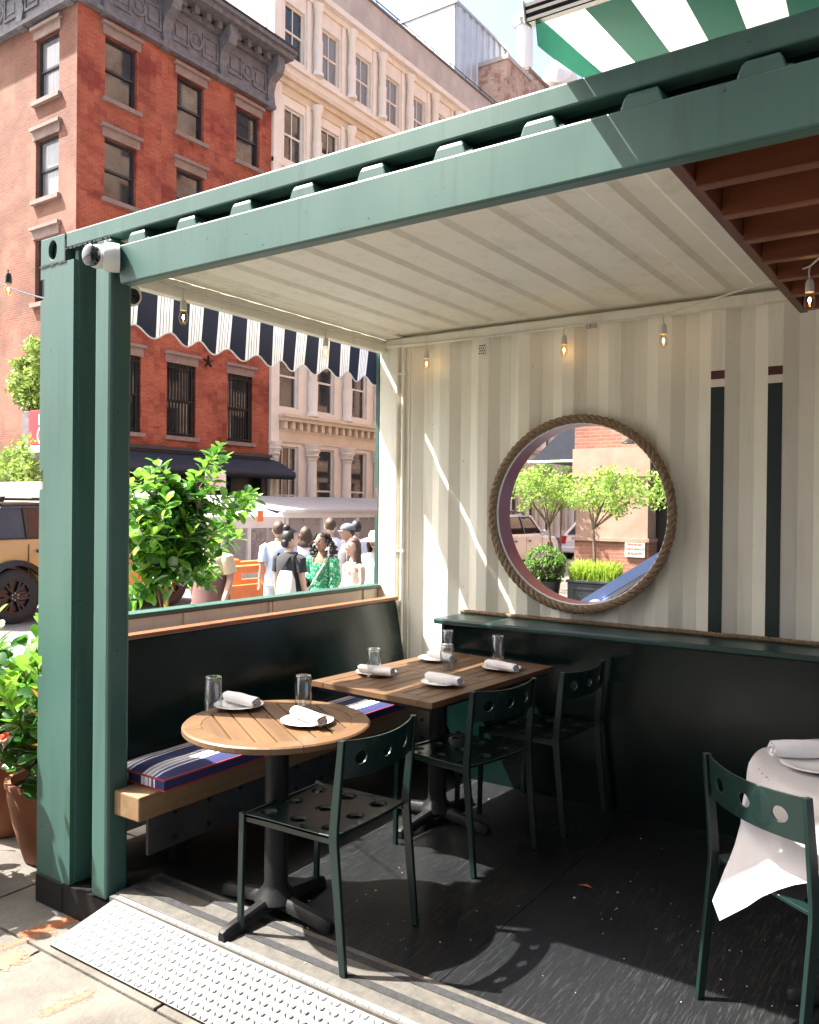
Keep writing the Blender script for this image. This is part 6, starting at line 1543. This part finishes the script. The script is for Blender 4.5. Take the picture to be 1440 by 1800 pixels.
    if bag=='tote':
        m=MB();m.loft([ring(z,a,c,0,14) for z,a,c in((.86,.14,.05),(.95,.155,.065),(1.15,.13,.05),(1.24,.09,.02))]);m.T=None
        for i,v in enumerate(m.v): m.v[i]=Vector((v.x-.10,v.y+.17,v.z))
        P_(m,'shoulder_bag',cloth('canvas_bag',(.55,.53,.47)))
        m=MB();m.tube([(-.19,.15,1.22),(-.15,.10,1.40),(-.10,-.02,1.435),(-.02,-.12,1.33),(.0,-.125,1.2)],.012,6);m.tube([(-.02,.17,1.22),(-.08,.11,1.38),(-.115,.0,1.44)],.012,6);P_(m,'bag_strap',blk)
    if bag=='strap': m=MB();m.tube([(.12,.10,1.40),(.125,-.02,1.44),(.11,-.12,1.32),(-.02,-.135,1.12),(-.16,-.08,.98)],.010,6);P_(m,'bag_strap',china)
    t.scale=(s,s,s);t.location.z-=.425*s*seated;t.rotation_euler=(0,0,face);return t
# face: 0 looks along -y (towards the viewer's side); the head-centre pixel of each fixes where it stands
toC=R(34)
person('woman with curly black hair in a green smocked dress and round spectacles',10.0,566,963,1.60,toC-R(28),skinC,'curly',hairB,mat('green_print',(.005,.22,.10),(.30,.52,.38),scale=38,rough=.85,lo=.52,hi=.60,bump=.3),'dress',None,arms=('bent','down'),glasses=True,bag='strap')
person('woman with long wavy brown hair in a cream sleeveless top, rightmost pair',9.6,622,972,1.56,toC-R(52),skinA,'long',hairBr,cloth('cream_print',(.62,.53,.46)),'cami',cloth('cream_skirt',(.6,.53,.46)),'skirt',arms='front')
person('woman with a black top knot and black tee carrying a canvas shoulder bag',9.5,510,958,1.66,PI+toC-R(34),skinA,'bun',hairB,cloth('charcoal_tee',(.022,.022,.028),None,14),'tee',cloth('black_trousers',(.014,.014,.018)),arms=('down','down'),bag='tote',build=1.04,headturn=R(-30))
person('man in a pale blue shirt walking away beside the orange barriers',11.0,490,943,1.72,PI+toC+R(14),skinB,'short',hairBr,cloth('pale_blue_shirt',(.50,.55,.70)),'shirt',cloth('light_trousers',(.55,.55,.58)),arms=('bent','walk'),build=1.05)
person('woman in a white dress with brown hair, half behind the black tee',11.2,537,956,1.64,PI+toC+R(10),skinA,'mid',hairBr,cloth('white_tee',(.72,.70,.72)),'tee',cloth('white_skirt',(.7,.68,.72)),'skirt',arms='down')
person('man in a grey cap and dark shirt behind the curly haired woman',11.0,612,944,1.70,toC-R(75),skinB,'short',hairB,cloth('grey_shirt',(.14,.13,.14)),'tee',cloth('navy_trousers',(.03,.035,.05)),hat='cap',build=1.08)
person('man with short brown hair facing away behind the curly haired woman',11.8,581,936,1.76,PI+toC,skinA,'short',hairBr,cloth('white_shirt',(.66,.66,.72)),'shirt',cloth('grey_trousers',(.2,.2,.22)))
person('person with dark hair behind the man in the grey cap',12.2,626,941,1.72,PI+toC+R(20),skinB,'short',hairB,cloth('pale_shirt',(.6,.6,.66)),'tee',cloth('black_jeans',(.02,.02,.025)))
person('person in white with a wide straw hat at the window edge',9.9,661,950,1.64,toC-R(20),skinA,'mid',hairBr,cloth('white_linen_top',(.72,.71,.70)),'shirt',cloth('white_slacks',(.7,.7,.7)),hat='sun')
person('man in a sand tee and maroon apron walking behind the glossy shrub',8.4,372,908,1.76,toC-R(30),skinB,'short',hairBr,cloth('sand_tee',(.50,.40,.27)),'tee',cloth('black_work_trousers',(.012,.012,.014)),arms='walk',build=1.12,vest=cloth('maroon_apron',(.13,.065,.06)))
person('seated diner in a wine red top behind the tent window',22.4,446,946,1.66,toC,skinA,'mid',hairBr,cloth('wine_top',(.2,.05,.06)),'tee',cloth('dark_slacks',(.03,.03,.04)),seated=True,arms='front')
person('seated diner in grey beside the tent window post',22.6,459,950,1.62,toC+R(30),skinB,'short',hairB,cloth('grey_top',(.16,.16,.18)),'tee',cloth('dark_jeans',(.02,.025,.04)),seated=True,arms='front')
q=far(452,950,22.5);bt_=thing('tent_bench','plain bench the two diners sit on inside the white tent','bench',(q.x,q.y,RZ))
m=MB();m.box(q.x-.25,q.y-.8,RZ+.40,q.x+.25,q.y+.8,RZ+.445);m.build('seat',shedw,bt_);
for dy in(-.7,.6): m=MB();m.box(q.x-.2,q.y+dy,RZ,q.x+.2,q.y+dy+.1,RZ+.40);m.build('leg',shedw,bt_)
